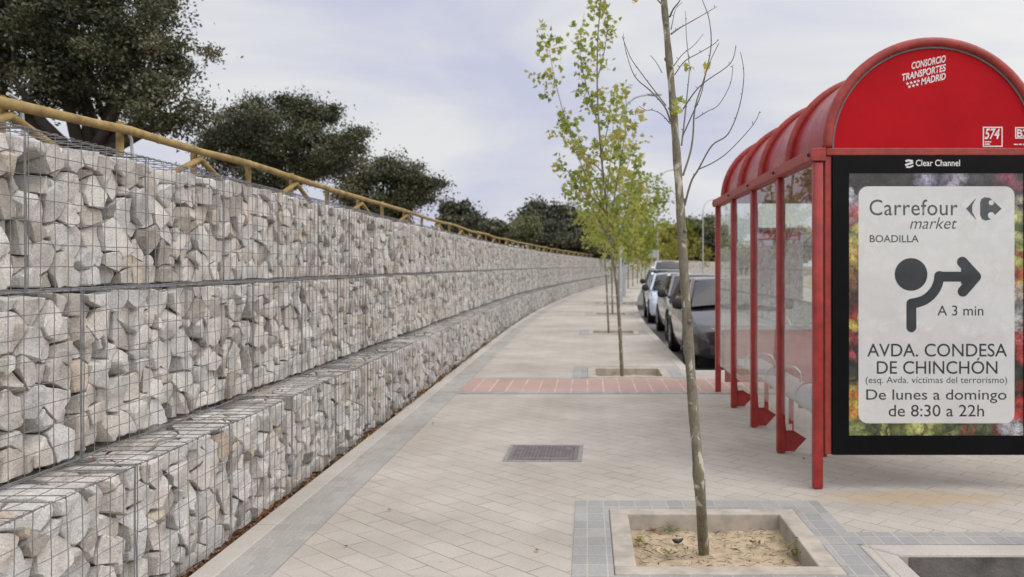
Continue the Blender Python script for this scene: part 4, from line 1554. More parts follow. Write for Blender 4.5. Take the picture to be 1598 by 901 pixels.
# second tree: tall, narrow, pale green
def px_tree(y, label, trunk, branches, tr, nleaf, lsize, mat, seed, tint=(0.45, 0.22), spread=0.16, spine=0.35):
    rg = np.random.default_rng(seed)
    base = at(*trunk[0], y)
    base.z = -0.09
    t = thing('street_tree', label, 'tree', tuple(base), 0, 'young street trees along the pavement')
    pts = [base - Vector((0, 0, .05)), base] + [at(a, c, y) for a, c in trunk[1:]]
    b = MB()
    sp = smooth_path(pts, 5)
    m = len(sp)
    b.tube(sp, [tr * (1 - .85 * i / (m - 1)) for i in range(m)], 9)
    b.build('trunk', PLANEBARK, t, smooth=50)
    paths = [(sp[int(m * .42):], spine)]
    for k, pl in enumerate(branches):
        n = len(pl)
        dd = rg.normal(0, .45)
        b = MB()
        q = branch(b, [at(x, yy, y + dd * (i / (n - 1))) for i, (x, yy) in enumerate(pl)], tr * .36, .003, 6, 5)
        b.build('branch', TWIGBARK, t, smooth=50)
        paths.append((q, 1.0))
    cen, tin = [], []
    w = np.array([sum((q[i + 1] - q[i]).length for i in range(len(q) - 1)) * k for q, k in paths])
    for (q, k), c in zip(paths, (nleaf * w / w.sum()).astype(int)):
        ncl = max(2, c // 9)
        for _ in range(ncl):
            i = rg.integers(max(0, int(len(q) * .18)), len(q))
            ctr = q[i] + Vector(rg.normal(0, spread, 3))
            tn = rg.normal(*tint)
            for _ in range(9):
                cen.append(tuple(ctr + Vector(rg.normal(0, spread * .55, 3))))
                tin.append(tn + rg.normal(0, .12))
    leaf_object('leaves', cen, lsize * rg.uniform(.6, 1.2, len(cen)), mat, t, LEAF_LOBED, tin, up=.35, seed=seed)
    return t


px_tree(12.15, 'tall narrow yellow green young tree in the pit past the red tile band',
        [(971, 582), (967, 510), (962, 440), (956, 400), (949, 340), (941, 270), (935, 200), (932, 130), (933, 60), (938, 0), (941, -50)],
        [[(948, 335), (915, 275), (890, 210), (872, 150), (860, 95), (855, 60)], [(941, 270), (905, 230), (885, 195), (868, 192)], [(951, 350), (968, 255), (978, 185), (975, 145)],
         [(934, 195), (914, 130), (905, 75), (912, 20)], [(932, 125), (944, 75), (948, 30), (941, -20)], [(948, 335), (912, 295), (882, 264), (868, 256)],
         [(955, 385), (930, 335), (905, 300), (898, 285)], [(955, 392), (975, 340), (986, 290), (992, 245)], [(938, 245), (950, 190), (955, 140)], [(952, 365), (925, 345), (908, 330)]],
        .030, 1700, .050, PLANELEAF, 21, tint=(.52, .22), spread=.10)
px_tree(19.6, 'slim young tree with a thin dark stem in the third tree pit',
        [(950, 519), (947, 450), (944, 400), (946, 340), (950, 280), (955, 220), (958, 180)],
        [[(946, 345), (925, 310), (915, 270), (918, 240)], [(948, 300), (975, 270), (985, 240), (988, 215)], [(945, 370), (920, 350), (905, 330)], [(946, 360), (970, 330), (985, 300)], [(945, 385), (930, 375), (920, 360)]],
        .028, 850, .062, PLANELEAF, 22, spread=.14)
px_tree(27.1, 'young tree with leafy low crown in the fourth tree pit',
        [(956, 491), (955, 440), (955, 400), (957, 350), (960, 300), (963, 270)],
        [[(955, 385), (935, 360), (925, 330)], [(957, 350), (985, 320), (995, 290), (998, 275)], [(956, 370), (980, 355), (1005, 335)], [(958, 330), (945, 300), (942, 280)], [(956, 390), (975, 378), (992, 370)]],
        .035, 1100, .075, PLANELEAF, 23, spread=.18)
px_tree(34.6, 'bushy yellow green street tree beside the grey totem',
        [(964, 474), (967, 430), (975, 395), (985, 350), (992, 310), (996, 280)],
        [[(975, 395), (960, 370), (950, 345)], [(985, 360), (1010, 335), (1025, 315), (1028, 300)], [(980, 380), (1005, 365), (1025, 350)], [(990, 330), (985, 305), (982, 288)], [(978, 390), (1000, 385), (1018, 378)], [(970, 400), (955, 392), (945, 385)]],
        .05, 2200, .088, PLANELEAF, 24, tint=(.4, .2), spread=.28)
FT = {5: 'leafy street tree just beyond the grey totem', 6: 'street tree in the sixth gap past the totem', 7: 'street tree standing before the rectangular road sign'}
for i in range(5, len(PITS)):
    y = PITS[i]
    c = off(y, pit_u(y))
    rg = np.random.default_rng(60 + i)
    k = FPX / c.y
    x0 = VX + c.x * k
    gy = VY + 1.59 * k
    H = rg.uniform(4.3, 5.6)
    def hp(h, dx=0.0):
        return (x0 + dx * k, gy - h * k)
    br = []
    for j in range(6):
        h = rg.uniform(1.9, H * .75)
        s = rg.choice([-1, 1])
        br.append([hp(h), hp(h + .4, s * .45), hp(h + .9, s * rg.uniform(.6, 1.0)), hp(h + 1.3, s * rg.uniform(.7, 1.1))])
    lab = {5: 'leafy street tree in the pit just past the grey totem', 7: 'thin street tree in line with the road sign'}.get(i, f'small yellow green street tree, {ordinal(i + 1)} in the row from the bare one')
    px_tree(c.y, lab, [(x0, gy), hp(1.0), hp(2.0, .05), hp(3.2, rg.normal(0, .1)), hp(H, rg.normal(0, .15))], br, .05, 650 if i < 10 else 420, .11 if i < 10 else .15,
            YELLOWLEAF if i > 8 else PLANELEAF, 60 + i, tint=(.5, .2), spread=.30)

# ------------------------------------------------------------------ lamps, totem, road sign
def lamp(px, ypos, lab, reach=1.0):
    x = (px - VX) * ypos / FPX
    t = thing('street_lamp', lab, 'street lamp', (x, ypos, 0), 0, 'curved arm street lamps')
    b = MB()
    b.tube([(0, 0, 0), (0, 0, .6), (0, 0, .62), (0, 0, 6.6)], [.085, .085, .065, .045], 10)
    b.build('pole', GALV, t, smooth=40, world=False)
    b = MB()
    b.tube(smooth_path([(0, 0, 6.55), (0.03, 0, 7.0), (.2, 0, 7.45), (.55, 0, 7.78), (1.0, 0, 7.9)], 5), .035, 8)
    b.build('arm', GALV, t, smooth=50, world=False)
    b = MB()
    pr = [(0.02, 0), (0.09, .06), (.12, .25), (.10, .48), (.02, .58)]
    b.lathe([(r, o) for r, o in pr], (0.98, 0, 7.9), 'x', 12)
    s = [(v[0], v[1], 7.9 + (v[2] - 7.9) * .5) for v in b.v]
    b.v = s
    b.build('lamp_head', TOTEM, t, smooth=50, world=False)


lamp(968, 32.5, 'tall curved arm street lamp behind the narrow yellow green tree')
lamp(1026, 58, 'curved arm street lamp beside the road sign')
lamp(1097, 84, 'faint curved arm street lamp between the bare tree and the shelter')

t = thing('sign_totem', 'narrow pale grey totem standing on the pavement beside the row of trees', 'totem', ((971 - VX) * 40.7 / FPX, 40.7, 0), 0)
b = MB()
b.box((-.17, -.09, .0), (.17, .09, 2.46))
b.build('panel', TOTEM, t, world=False, bevel=.015)
b = MB()
b.box((-.20, -.12, 0), (.20, .12, .06))
b.build('base_plate', GALV, t, world=False, bevel=.01)

t = thing('road_sign', 'back of a rectangular grey road sign on two posts at the bend', 'road sign', ((1020 - VX) * 62 / FPX, 62, -.14), 0)
b = MB()
b.prism([(-.37, 2.2), (.37, 2.2), (.37, 2.76), (-.37, 2.76)], -.015, .015)
b.build('plate', TOTEM, t, world=False, bevel=.008)
for x in (-.12, .26):
    b = MB()
    b.tube([(x, .05, 0), (x, .05, 2.7)], .03, 8)
    b.build('post', GALV, t, world=False, smooth=40)


# ------------------------------------------------------------------ parked cars
def loft(rings, cap=True):
    b = MB()
    n = len(rings[0])
    for r in rings:
        b.v += [tuple(p) for p in r]
    for i in range(len(rings) - 1):
        for k in range(n):
            k2 = (k + 1) % n
            b.f.append((i * n + k, i * n + k2, (i + 1) * n + k2, (i + 1) * n + k))
    if cap:
        b.f.append(tuple(range(n - 1, -1, -1)))
        b.f.append(tuple(range((len(rings) - 1) * n, len(rings) * n)))
    return b


def car(label, xleft, yfront, L, Wd, H, paint, rz=0.0, van=False, hood=1.0):
    """front faces -y; origin on the road under the middle"""
    t = thing('parked_van' if van else 'parked_car', label, 'van' if van else 'car', (xleft + Wd / 2, yfront + L / 2, -0.14), rz, 'cars parked along the kerb')
    w, s = Wd / 2, H / 1.45
    st = [(0.0, .30, .52, .70), (.012, .22, .62, .86), (.04, .19, .68, .94), (.10, .18, .76, .985), (.18, .18, .86 * hood, 1.0), (.27, .18, .95 * hood, 1.0), (.5, .18, .97, 1.0),
          (.78, .18, 1.0, 1.0), (.93, .20, 1.0, .98), (.985, .26, .92, .93), (1.0, .34, .8, .86)]
    if van:
        st = [(0.0, .30, .60, .74), (.012, .22, .75, .88), (.04, .19, .86, .95), (.10, .18, .98, .99), (.16, .18, 1.08, 1.0), (.5, .18, 1.1, 1.0), (.8, .18, 1.1, 1.0), (.97, .2, 1.1, 1.0), (1.0, .3, 1.0, .95)]
    rings = []
    for ty, zl, zt, wf in st:
        y = -L / 2 + ty * L
        zl, zt = zl * min(s, 1.15), zt * s
        ww = w * wf
        half = [(0, zl), (.75 * ww, zl), (.94 * ww, zl + .05), (.99 * ww, zl + .3 * (zt - zl)), (ww, zl + .62 * (zt - zl)), (.965 * ww, zl + .88 * (zt - zl)), (.88 * ww, zt), (.45 * ww, zt + .025), (0, zt + .032)]
        rings.append([(x, y, z) for x, z in half] + [(-x, y, z) for x, z in half[-2:0:-1]])
    loft(rings).build('body', paint, t, smooth=35, world=False)
    # greenhouse
    zb, zr = (.955 if not van else 1.07) * s, H
    y0, y1, y2, y3 = (-L / 2 + L * q for q in ((.245, .43, .83, .965) if not van else (.13, .26, .97, .992)))
    if hood < 0.99:
        y0, y1, y2, y3 = (-L / 2 + L * q for q in (.27, .44, .72, .90))
    wb, wr = w * .90, w * .70
    if van:
        wb, wr = w * .96, w * .84
    def wall(p00, p10, p11, p01, bul, name, nx=8, nz=4, inset=.03):
        p00, p10, p11, p01 = map(Vector, (p00, p10, p11, p01))
        nrm = (p10 - p00).cross(p01 - p00).normalized()
        b = MB()
        for j in range(nz + 1):
            for i in range(nx + 1):
                a, c = inset + (1 - 2 * inset) * i / nx, .02 + .96 * j / nz
                p = p00.lerp(p10, a).lerp(p01.lerp(p11, a), c)
                b.v.append(tuple(p + nrm * bul * (1 - (2 * a - 1) ** 2) * (0.6 + .4 * (1 - (2 * c - 1) ** 2))))
        m = nx + 1
        for j in range(nz):
            for i in range(nx):
                b.f.append((j * m + i, j * m + i + 1, (j + 1) * m + i + 1, (j + 1) * m + i))
        return b.build(name, CARGLASS, t, smooth=50, world=False, fix=False)
    FB, FT_, RB, RT = (y0, zb), (y1, zr - .06), (y3, zb), (y2, zr - .06)
    wall((-wb, FB[0], FB[1]), (wb, FB[0], FB[1]), (wr, FT_[0], FT_[1]), (-wr, FT_[0], FT_[1]), .09, 'windscreen')
    wall((wb, RB[0], RB[1]), (-wb, RB[0], RB[1]), (-wr, RT[0], RT[1]), (wr, RT[0], RT[1]), .06, 'rear_window')
    for sg in (1, -1):
        if sg > 0:
            o = wall((wb, FB[0], FB[1]), (wb, RB[0], RB[1]), (wr, RT[0], RT[1]), (wr, FT_[0], FT_[1]), .02, 'side_window')
        else:
            o = wall((-wb, RB[0], RB[1]), (-wb, FB[0], FB[1]), (-wr, FT_[0], FT_[1]), (-wr, RT[0], RT[1]), .02, 'side_window')
    # roof
    rings = []
    for j, ty in enumerate((-.02, .0, .06, .3, .6, .9, 1.0, 1.03)):
        y = y1 + (y2 - y1) * ty
        dz = (-.055, -.035, -.012, 0, 0, -.012, -.035, -.055)[j]
        e = wr * (.96 if j in (0, 7) else 1.0)
        half = [(0, zr - .075), (.95 * e, zr - .075), (1.03 * e, zr - .055 + dz * .3), (.98 * e, zr - .03 + dz * .5), (.7 * e, zr - .004 + dz), (0, zr + dz)]
        rings.append([(x, y, z) for x, z in half] + [(-x, y, z) for x, z in half[-2:0:-1]])
    loft(rings).build('roof', paint, t, smooth=40, world=False)
    for sg in (1, -1):
        ym = (y0 + y3) / 2 + .05
        for pa, pb, ra, rb in (((sg * wb, FB[0], FB[1] - .02), (sg * wr, FT_[0], FT_[1] + .02), .04, .032), ((sg * wb, RB[0], RB[1] - .02), (sg * wr, RT[0], RT[1] + .02), .06, .05),
                               ((sg * (wb + .004), ym, zb - .02), (sg * (wr + .012), ym - .05, zr - .05), .035, .03)):
            b = MB()
            b.tube([pa, pb], [ra, rb], 6)
            b.build('pillar', paint, t, smooth=50, world=False)
    # wheels
    r = .315 if not van else .33
    for yy in (-L / 2 + .19 * L, L / 2 - .18 * L):
        for sg in (1, -1):
            b = MB()
            b.lathe([(r + .055, 0), (r + .055, .004 * sg), (.001, .004 * sg)], (sg * (w + .001), yy, r + .01), 'x', 26)
            b.build('wheel_arch', RUBBER, t, world=False)
            b = MB()
            xw = sg * (w - .085)
            b.lathe([(r * .62, -.095), (r * .93, -.10), (r, -.07), (r, .07), (r * .93, .10), (r * .62, .095)], (xw, yy, r), 'x', 28)
            wh = b.build('wheel', RUBBER, t, smooth=40, world=False)
            b = MB()
            xo = xw + sg * .088
            b.lathe([(r * .64, 0), (r * .64, -.01 * sg), (r * .57, -.012 * sg), (r * .55, -.05 * sg), (.0, -.055 * sg)], (xo, yy, r), 'x', 28)
            for k in range(5):
                a = 2 * math.pi * k / 5
                ca, sa = math.cos(a), math.sin(a)
                b.tube([(xo - .012 * sg, yy + ca * .03, r + sa * .03), (xo - .008 * sg, yy + ca * r * .6, r + sa * r * .6)], [.03, .022], 6)
            o = b.build('rim', RIM, wh, smooth=40, world=False)
    # front: lamps, grille, bumper intake, badge, plate, mirrors
    yf = -L / 2
    zh = (.62 if not van else .80) * s
    for sg in (1, -1):
        b = MB()
        po = [(sg * w * .50, yf + .055, zh - .055), (sg * w * .92, yf + .20, zh - .02), (sg * w * .955, yf + .34, zh + .06), (sg * w * .86, yf + .24, zh + .085), (sg * w * .56, yf + .11, zh + .055)]
        b.add(po + [(x - sg * .01, y + .08, z) for x, y, z in po], [(0, 1, 2, 3, 4), (9, 8, 7, 6, 5)] + [(i, i + 5, (i + 1) % 5 + 5, (i + 1) % 5) for i in range(5)])
        ob = b.build('headlight', LAMPGLASS, t, world=False, bevel=.008)
        b = MB()
        yy = y0 + .18
        b.lathe([(.001, -.11), (.075, -.09), (.10, -.0), (.085, .07), (.001, .10)], (sg * (w + .06), yy, zb + .06), 'x', 12)
        b.v = [(x, yy + (y - yy) * .75, z) for x, y, z in b.v]
        b.tube([(sg * (w * .9), yy + .02, zb - .0), (sg * (w + .03), yy, zb + .05)], .022, 6)
        b.build('side_mirror', RUBBER if not van else paint, t, smooth=50, world=False)
    b = MB()
    b.box((-w * .42, yf - .012, zh - .075), (w * .42, yf + .07, zh + .035))
    b.build('grille', RUBBER, t, world=False, bevel=.015)
    b = MB()
    for k in range(3):
        b.box((-w * .38, yf - .02, zh - .055 + k * .035), (w * .38, yf - .013, zh - .045 + k * .035))
    b.lathe([(.045, 0), (.045, -.012), (.0, -.016)], (0, yf - .014, zh + .005), 'y', 16)
    b.build('badge', CHROME, t, world=False)
    b = MB()
    b.box((-w * .66, yf - .008, .25), (w * .66, yf + .10, .40 * s))
    b.build('bumper_intake', RUBBER, t, world=False, bevel=.02)
    b = MB()
    b.box((-.26, yf - .035, .42 * s), (.26, yf - .02, .42 * s + .11))
    b.build('number_plate', PLATEW, t, world=False, bevel=.004)
    return t


def kx(y):
    return off(y, 3.5 + shift(y)).x


BLK = car_paint('black_car_paint', (0.006, 0.0065, 0.008), .0)
DGR = car_paint('grey_paint', (0.11, 0.11, 0.115), .5)
SIL = car_paint('light_blue_paint', (0.48, 0.56, 0.68), .2)
GRN = car_paint('dark_green_paint', (0.05, 0.075, 0.075), .4)
WHT = car_paint('white_paint', (0.72, 0.74, 0.76), 0.0)
CARS = [('black hatchback parked facing the camera right behind the bus shelter', 13.35, 4.1, 1.72, 1.44, BLK, False, 1.0, 0.05),
        ('grey saloon parked behind the black hatchback', 18.3, 4.45, 1.75, 1.45, DGR, False, .97, .20),
        ('light blue silver car parked behind the grey saloon', 24.2, 4.2, 1.72, 1.43, SIL, False, 1.0, .12),
        ('dark green car with pale windscreen parked ahead of the white van', 32.0, 4.2, 1.75, 1.50, GRN, False, 1.0, .22),
        ('white van at the far end of the parked row', 54.0, 4.4, 1.80, 1.95, WHT, True, 1.0, .75)]
for lab, yf, L, wd, hh, pt, vn, hd_, dx in CARS:
    x = kx(yf + L / 2) + 0.06 + dx
    hd = heading(yf + L / 2) - math.pi / 2
    car(lab, x, yf, L, wd, hh, pt, hd, vn, hd_)
del CARS

# ------------------------------------------------------------------ bus shelter
SY = [5.86 + 1.115 * i for i in range(5)]
XL, XR = 1.55, 3.10
XC, ZS, RO = 2.325, 2.297, 0.745
YF = SY[0]
sh = thing('bus_shelter', 'red barrel roofed bus shelter with glass side on the pavement', 'bus shelter', (XC, YF, 0))
PB = 0.033
for y in SY:
    b = MB()
    b.box((XL - PB, y - PB, 0.0), (XL + PB, y + PB, 2.20))
    po = b.build('post', RED, sh, bevel=.012, smooth=40)
for y in (SY[0], SY[2], SY[4]):
    b = MB()
    b.box((XR - PB, y - PB, 0.0), (XR + PB, y + PB, 2.20))
    b.build('post', RED, sh, bevel=.012, smooth=40)
# gutter beams
for x, sg in ((XL, -1), (XR, 1)):
    b = MB()
    b.prism([(x - sg * .045, 2.202), (x + sg * .040, 2.202), (x + sg * .058, 2.212), (x + sg * .052, 2.285), (x - sg * .045, 2.292)], YF - .05, SY[4] + .09)
    b.build('gutter_beam', REDBEAM, sh, bevel=.004)
for y in SY:
    b = MB()
    b.lathe([(.0001, -.012), (.010, -.012), (.011, -.004), (.015, -.003), (.015, .0)], (XL - .058, y, 2.245), 'x', 8)
    b.build('bolt', RUBBER, sh)
# arches
NA = 40


def arch_poly(r, r2, zc=ZS):
    out = []
    for k in range(NA + 1):
        a = math.pi * k / NA
        out.append((XC + r * math.cos(a), zc + r * math.sin(a)))
    for k in range(NA, -1, -1):
        a = math.pi * k / NA
        out.append((XC + r2 * math.cos(a), zc + r2 * math.sin(a)))
    return out


def arch_band(b, r, r2, ya, yb):
    n = NA + 1
    vs = []
    for y in (ya, yb):
        for rr in (r, r2):
            for k in range(n):
                a = math.pi * k / NA
                vs.append((XC + rr * math.cos(a), y, ZS - .006 + rr * math.sin(a)))
    fs = []
    for k in range(NA):
        fs += [(k, k + 1, n + k + 1, n + k), (2 * n + k, 3 * n + k, 3 * n + k + 1, 2 * n + k + 1), (k, 2 * n + k, 2 * n + k + 1, k + 1), (n + k, n + k + 1, 3 * n + k + 1, 3 * n + k)]
    fs += [(0, n, 3 * n, 2 * n), (NA, 2 * n + NA, 3 * n + NA, n + NA)]
    b.add(vs, fs)


for i, y in enumerate(SY):
    b = MB()
    arch_band(b, RO, RO - .062, y - (.045 if i == 0 else .032), y + .032)
    b.build('arch', REDBEAM, sh, bevel=.024, smooth=45, bseg=3)
for i in range(4):
    b = MB()
    arch_band(b, RO - .050, RO - .056, SY[i] + .033, SY[i + 1] - .034)
    b.build('roof_sheet', ROOFSHEET, sh, smooth=30)
# tympanum of both ends, seal, cross beam
for y, nm in ((YF, 'front'), (SY[4], 'back')):
    b = MB()
    b.prism([(XC + (RO - .075) * math.cos(math.pi * k / NA), ZS - .004 + (RO - .075) * math.sin(math.pi * k / NA)) for k in range(NA + 1)], y - .012, y + .006)
    b.build('gable_panel', REDPANEL, sh)
    b = MB()
    arch_band(b, RO - .0625, RO - .0745, y - .022, y + .008)
    b.build('seal', SEAL, sh, smooth=30)
    b = MB()
    b.box((XL + .05, y - .03, 2.2405), (XR - .05, y + .03, 2.291))
    b.build('cross_beam', REDBEAM, sh, bevel=.006)
# glass side panes
for i in range(4):
    b = MB()
    b.box((XL - .004, SY[i] + .05, .33), (XL + .004, SY[i + 1] - .05, 2.195))
    b.build('glass_pane', GLASS, sh)
b = MB()
b.box((XL + .08, SY[4] - .004, .80), (XR - .08, SY[4] + .004, 2.245))
b.build('glass_pane', GLASS, sh)
b = MB()
b.box((XL + .08, SY[4] - .012, .12), (XR - .08, SY[4] + .012, .74))
b.build('lower_panel', simple('dull_red_panel', (.34, .10, .10), .6, var=.15), sh, bevel=.004)
b = MB()
b.box((XL + .06, SY[4] - .02, .745), (XR - .06, SY[4] + .02, .795))
b.build('mid_rail', GALV, sh, bevel=.004)
# brackets at the foot of the inner posts
for y in SY[1:4]:
    b = MB()
    b.prism([(XL + .034, .012), (XL + .11, .012), (XL + .205, .115), (XL + .06, .205), (XL + .034, .205)], y - .010, y + .012)
    fb = b.build('foot_bracket', RED, sh, bevel=.003)
    b = MB()
    b.box((XL + .036, y - .040, .185), (XL + .084, y - .012, .233))
    b.build('bolt_cover', PLASTICW, fb, bevel=.004)
# end frame of the poster panel
for (x0, x1) in ((1.594, 1.640), (3.012, 3.056)):
    b = MB()
    b.box((x0, YF - .02, .232), (x1, YF + .05, 2.238))
    b.build('panel_frame', REDBEAM, sh, bevel=.006)
# bench
bn = thing('shelter_bench', 'pale grey bench with steel hoop armrests inside the red bus shelter', 'bench', (1.78, 8.1, 0))
b = MB()
b.box((1.64, 6.35, .415), (1.98, 9.85, .445))
b.build('seat', SEATGREY, bn, bevel=.012)
for y in (6.8, 7.9, 9.0):
    b = MB()
    b.tube(smooth_path([(1.63, y, .446), (1.635, y, .52), (1.68, y, .575), (1.77, y, .59), (1.88, y, .575), (1.93, y, .52), (1.935, y, .446)], 4), .011, 8)
    b.build('armrest', STEEL, bn, smooth=50)
    b = MB()
    b.box((1.84, y + .02, 0), (1.88, y + .06, .414))
    b.box((1.66, y + .02, .38), (1.95, y + .06, .413))
    b.build('leg', RED, bn, bevel=.004)
# timetable board on the far glass
tb = thing('timetable_board', 'white and red timetable board on the far glass of the bus shelter', 'notice board', (2.30, SY[4] - .03, 1.5))
b = MB()
b.box((1.95, SY[4] - .045, 1.10), (2.55, SY[4] - .006, 1.95))
b.build('board', SEATGREY, tb, bevel=.006)
b = MB()
b.box((1.98, SY[4] - .049, 1.80), (2.52, SY[4] - .0455, 1.92))
b.build('red_strip', REDPANEL, tb)

# advertising panel: a lit-box style frame with poster behind glass
ad = thing('advertising_panel', 'black framed advertising panel with a supermarket poster on the end of the bus shelter', 'advertising panel', (XC, YF, .23))
YP = YF - .03
KP = FPX / YP


def pp(px, py):
    return ((px - VX) / KP, EYE - (py - VY) / KP)


X0, Z0 = pp(1325, 680)
X1, Z1 = pp(1597.5, 270.5)
b = MB()
b.box((1.644, YF - .030, .23), (X0, YF + .12, 2.2385))
b.box((X1, YF - .030, .23), (3.008, YF + .12, 2.2385))
b.box((X0 + .0005, YF - .0302, .23), (X1 - .0005, YF + .12, Z0))
b.box((X0 + .0005, YF - .0302, Z1), (X1 - .0005, YF + .12, 2.2385))
b.build('frame', BLACK, ad)
b = MB()
b.box((X0 - .002, YF - .026, Z0 - .002), (X1 + .002, YF - .016, Z1 + .002))
poster = b.build('poster', POSTER, ad)


def layer(name, polys, mat, parent, y, th=.0008):
    b = MB()
    for po in polys:
        b.prism(po, y, y - th)
    return b.build(name, mat, parent)


def rrect(x0, z0, x1, z1, r, n=8):
    out = []
    for cx, cz, a0 in ((x1 - r, z1 - r, 0), (x0 + r, z1 - r, 90), (x0 + r, z0 + r, 180), (x1 - r, z0 + r, 270)):
        for k in range(n + 1):
            a = R(a0 + 90 * k / n)
            out.append((cx + r * math.cos(a), cz + r * math.sin(a)))
    return out


def disc(cx, cz, r, n=40):
    return [(cx + r * math.cos(2 * math.pi * k / n), cz + r * math.sin(2 * math.pi * k / n)) for k in range(n)]


cx0, cz0 = pp(1340, 661)
cx1, cz1 = pp(1583.5, 291)
layer('white_card', [rrect(cx0, cz0, cx1, cz1, .062)], CARD, poster, YF - .0262)
YT = YF - .0272


def text_mesh(s, shear=0.0, bold=0.0, spacing=1.0):
    cu = bpy.data.curves.new('lettering', 'FONT')
    cu.body = s
    cu.size = 1.0
    cu.shear = shear
    cu.offset = bold
    cu.space_character = spacing
    cu.resolution_u = 4
    o = bpy.data.objects.new('lettering', cu)
    COL.objects.link(o)
    dg = bpy.context.evaluated_depsgraph_get()
    dg.update()
    me = bpy.data.meshes.new_from_object(o.evaluated_get(dg))
    bpy.data.objects.remove(o)
    bpy.data.curves.remove(cu)
    return me


def put_text(s, box, mat, parent, y, shear=0.0, bold=0.0, slope=0.0, spacing=1.0, pxfun=None, name='lettering'):
    """text fitted to a box in photo pixels on the panel's plane; slope raises its right end by that many pixels"""
    me = text_mesh(s, shear, bold, spacing)
    n = len(me.vertices)
    co = np.empty(n * 3)
    me.vertices.foreach_get('co', co)
    co = co.reshape(-1, 3)
    mn, mxx = co.min(0), co.max(0)
    x0, y0, x1, y1 = box
    f = (co - mn) / np.maximum(mxx - mn, 1e-6)
    px = x0 + f[:, 0] * (x1 - x0)
    py = y1 - f[:, 1] * (y1 - y0) - slope * f[:, 0]
    X = (px - VX) / KP
    Z = EYE - (py - VY) / KP
    root = parent
    while root.parent is not None:
        root = root.parent
    L_ = np.column_stack([X, np.full(n, y), Z]) - np.array(root.location)
    me.vertices.foreach_set('co', L_.reshape(-1))
    me.update()
    me.materials.clear()
    me.materials.append(mat)
    o = bpy.data.objects.new(name, me)
    COL.objects.link(o)
    o.parent = parent
    return o


put_text('Carrefour', (1357, 311.5, 1495, 336.5), GREYINK, poster, YT, bold=.004, spacing=1.05)
put_text('market', (1420, 339.5, 1494, 357.5), GREYINK, poster, YT, shear=.28)
put_text('BOADILLA', (1357.5, 367, 1434, 378.5), GREYINK, poster, YT, bold=.012)
put_text('A 3 min', (1463, 477, 1535, 493), DARKINK, poster, YT, bold=.004)
put_text('AVDA. CONDESA', (1353.5, 536.5, 1572, 557), DARKINK, poster, YT, bold=.006)
put_text('DE CHINCH\u00d3N', (1368.5, 558.5, 1557, 584), DARKINK, poster, YT, bold=.006)
put_text('(esq. Avda. v\u00edctimas del terrorismo)', (1351, 588, 1572, 601.5), DARKINK, poster, YT)
put_text('De lunes a domingo', (1352, 608, 1571, 629.5), DARKINK, poster, YT, bold=.004)
put_text('de 8:30 a 22h', (1387, 632, 1536, 650.5), DARKINK, poster, YT, bold=.004)


def stroke(pts, w):
    """thick polyline with round ends, as one polygon strip per segment plus discs"""
    out = []
    for (a, c) in zip(pts[:-1], pts[1:]):
        dx, dz = c[0] - a[0], c[1] - a[1]
        l = math.hypot(dx, dz)
        nx, nz = -dz / l * w / 2, dx / l * w / 2
        out.append([(a[0] + nx, a[1] + nz), (a[0] - nx, a[1] - nz), (c[0] - nx, c[1] - nz), (c[0] + nx, c[1] + nz)])
    for p in pts:
        out.append(disc(p[0], p[1], w / 2, 18))
    return out


S1 = 1 / KP
cc = pp(1422, 428.5)
layer('roundabout_symbol', [disc(cc[0], cc[1], 25.5 * S1)], DARKINK, poster, YT)
arc = [pp(1422, 428.5)]
pth = [pp(1422.5, 511), pp(1422.5, 474)]
for k in range(10):
    a = R(-80 + 78 * k / 9)
    pth.append((cc[0] + 44 * S1 * math.cos(a), cc[1] + 44 * S1 * math.sin(a) - 1 * S1))
pth += [pp(1472, 432), pp(1518, 432)]
# build the arrow as one outline sheet, pieces at slightly different depths so that none share a plane
b = MB()
for i, po in enumerate(stroke(pth, 15.5 * S1) + stroke([pp(1502, 409), pp(1523, 432), pp(1503, 455)], 16.5 * S1) + [[pp(1500, 420), pp(1500, 444), pp(1520, 432)]]):
    b.prism(po, YT, YT - .0008 - .00001 * i)
b.build('arrow_symbol', DARKINK, poster)
# mark beside the shop name
layer('shop_mark', [[pp(1508, 326), pp(1524, 308.5), pp(1517.5, 321), pp(1517.5, 331), pp(1524, 343.5)],
                    [pp(1530, 316), pp(1532, 310.5), pp(1537, 308), pp(1545, 309), pp(1563.5, 326), pp(1545, 343), pp(1538, 344.5), pp(1532.5, 342), pp(1530, 336)]], GREYINK, poster, YT)
layer('shop_mark_letter', [disc(*pp(1547, 316.5), 4.0 * S1, 20), disc(*pp(1547, 336.5), 5.2 * S1, 20)], CARD, poster, YT - .001)
put_text('Clear Channel', (1429, 249.5, 1498, 259.5), WHITEINK, ad, YF - .0312, bold=.012, name='frame_lettering')
layer('frame_mark', [stroke([pp(1413, 252), pp(1418, 250.5), pp(1424.5, 252)], 3.2 * S1)[i] for i in (0, 1)] + [stroke([pp(1412.5, 258), pp(1418, 256.2), pp(1425, 253.5)], 3.2 * S1)[i] for i in (0, 1)] +
      [stroke([pp(1414, 261), pp(1420, 261), pp(1425, 258.5)], 2.6 * S1)[i] for i in (0, 1)], WHITEINK, ad, YF - .0312)

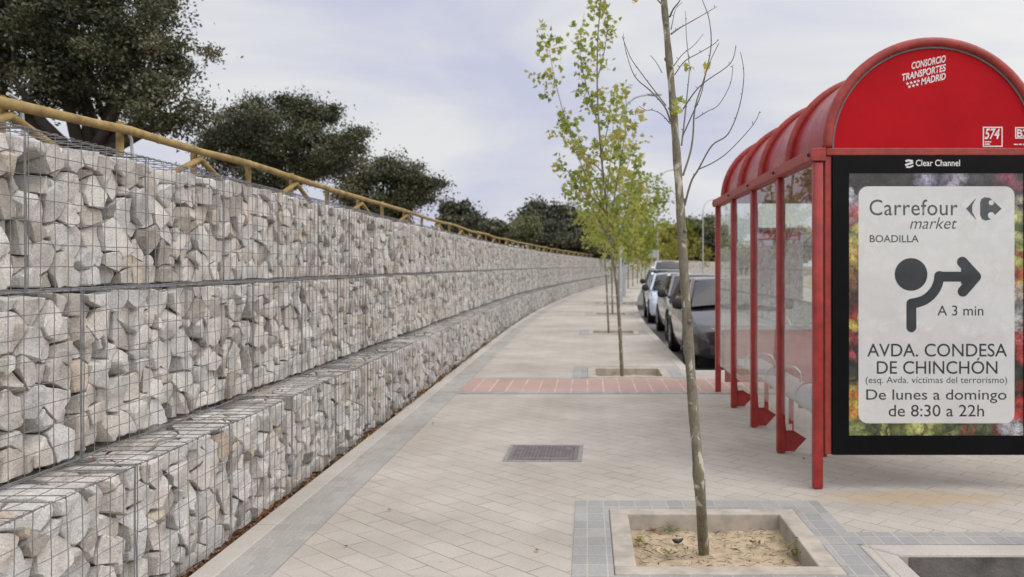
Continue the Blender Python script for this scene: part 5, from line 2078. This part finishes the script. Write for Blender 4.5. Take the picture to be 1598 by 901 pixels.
# lettering on the red gable
YG = YF - .0135
put_text('CONSORCIO', (1424, 96.5, 1477.5, 107.8), WHITEINK, sh, YG, shear=.12, bold=.024, slope=11.5, name='gable_lettering')
put_text('TRANSPORTES', (1409, 115, 1477.5, 126.2), WHITEINK, sh, YG, shear=.12, bold=.024, slope=16, name='gable_lettering')
put_text('MADRID', (1439, 121.5, 1477.5, 132.2), WHITEINK, sh, YG, shear=.12, bold=.024, slope=9, name='gable_lettering')


def star(px, py, r):
    c = pp(px, py)
    return [(c[0] + (r if k % 2 == 0 else r * .42) * S1 * math.cos(math.pi / 2 + k * math.pi / 5), c[1] + (r if k % 2 == 0 else r * .42) * S1 * math.sin(math.pi / 2 + k * math.pi / 5)) for k in range(10)]


layer('gable_stars', [star(x, y, 3.0) for x, y in ((1417.5, 130), (1423.3, 128.6), (1429.2, 127.2), (1434.6, 125.8), (1420.5, 134.8), (1426.7, 133.2), (1432.8, 131.6))], WHITEINK, sh, YG + .0005)


def outline_box(x0, y0, x1, y1, w):
    a, c = pp(x0, y1), pp(x1, y0)
    k = w * S1
    return [[(a[0], a[1]), (c[0], a[1]), (c[0], a[1] + k), (a[0], a[1] + k)], [(a[0], c[1] - k), (c[0], c[1] - k), (c[0], c[1]), (a[0], c[1])],
            [(a[0], a[1] + k), (a[0] + k, a[1] + k), (a[0] + k, c[1] - k), (a[0], c[1] - k)], [(c[0] - k, a[1] + k), (c[0], a[1] + k), (c[0], c[1] - k), (c[0] - k, c[1] - k)]]


layer('route_sticker', outline_box(1535.5, 197.5, 1566.5, 229, 1.8), WHITEINK, sh, YG + .0005)
layer('route_sticker', outline_box(1586, 198, 1617, 216, 1.8), WHITEINK, sh, YG + .0005)
put_text('574', (1538, 200, 1562, 217), WHITEINK, sh, YG, shear=.25, bold=.02, name='route_number')
put_text('B2', (1589, 201, 1606, 213.5), WHITEINK, sh, YG, bold=.02, name='route_number')
layer('small_print', [[pp(x, y), pp(x + w, y), pp(x + w, y - 1.8), pp(x, y - 1.8)] for x, y, w in ((1538.5, 222, 10), (1538.5, 225.5, 8), (1584, 226, 6), (1591.5, 226, 5), (1598, 226, 7))], WHITEINK, sh, YG + .0005)
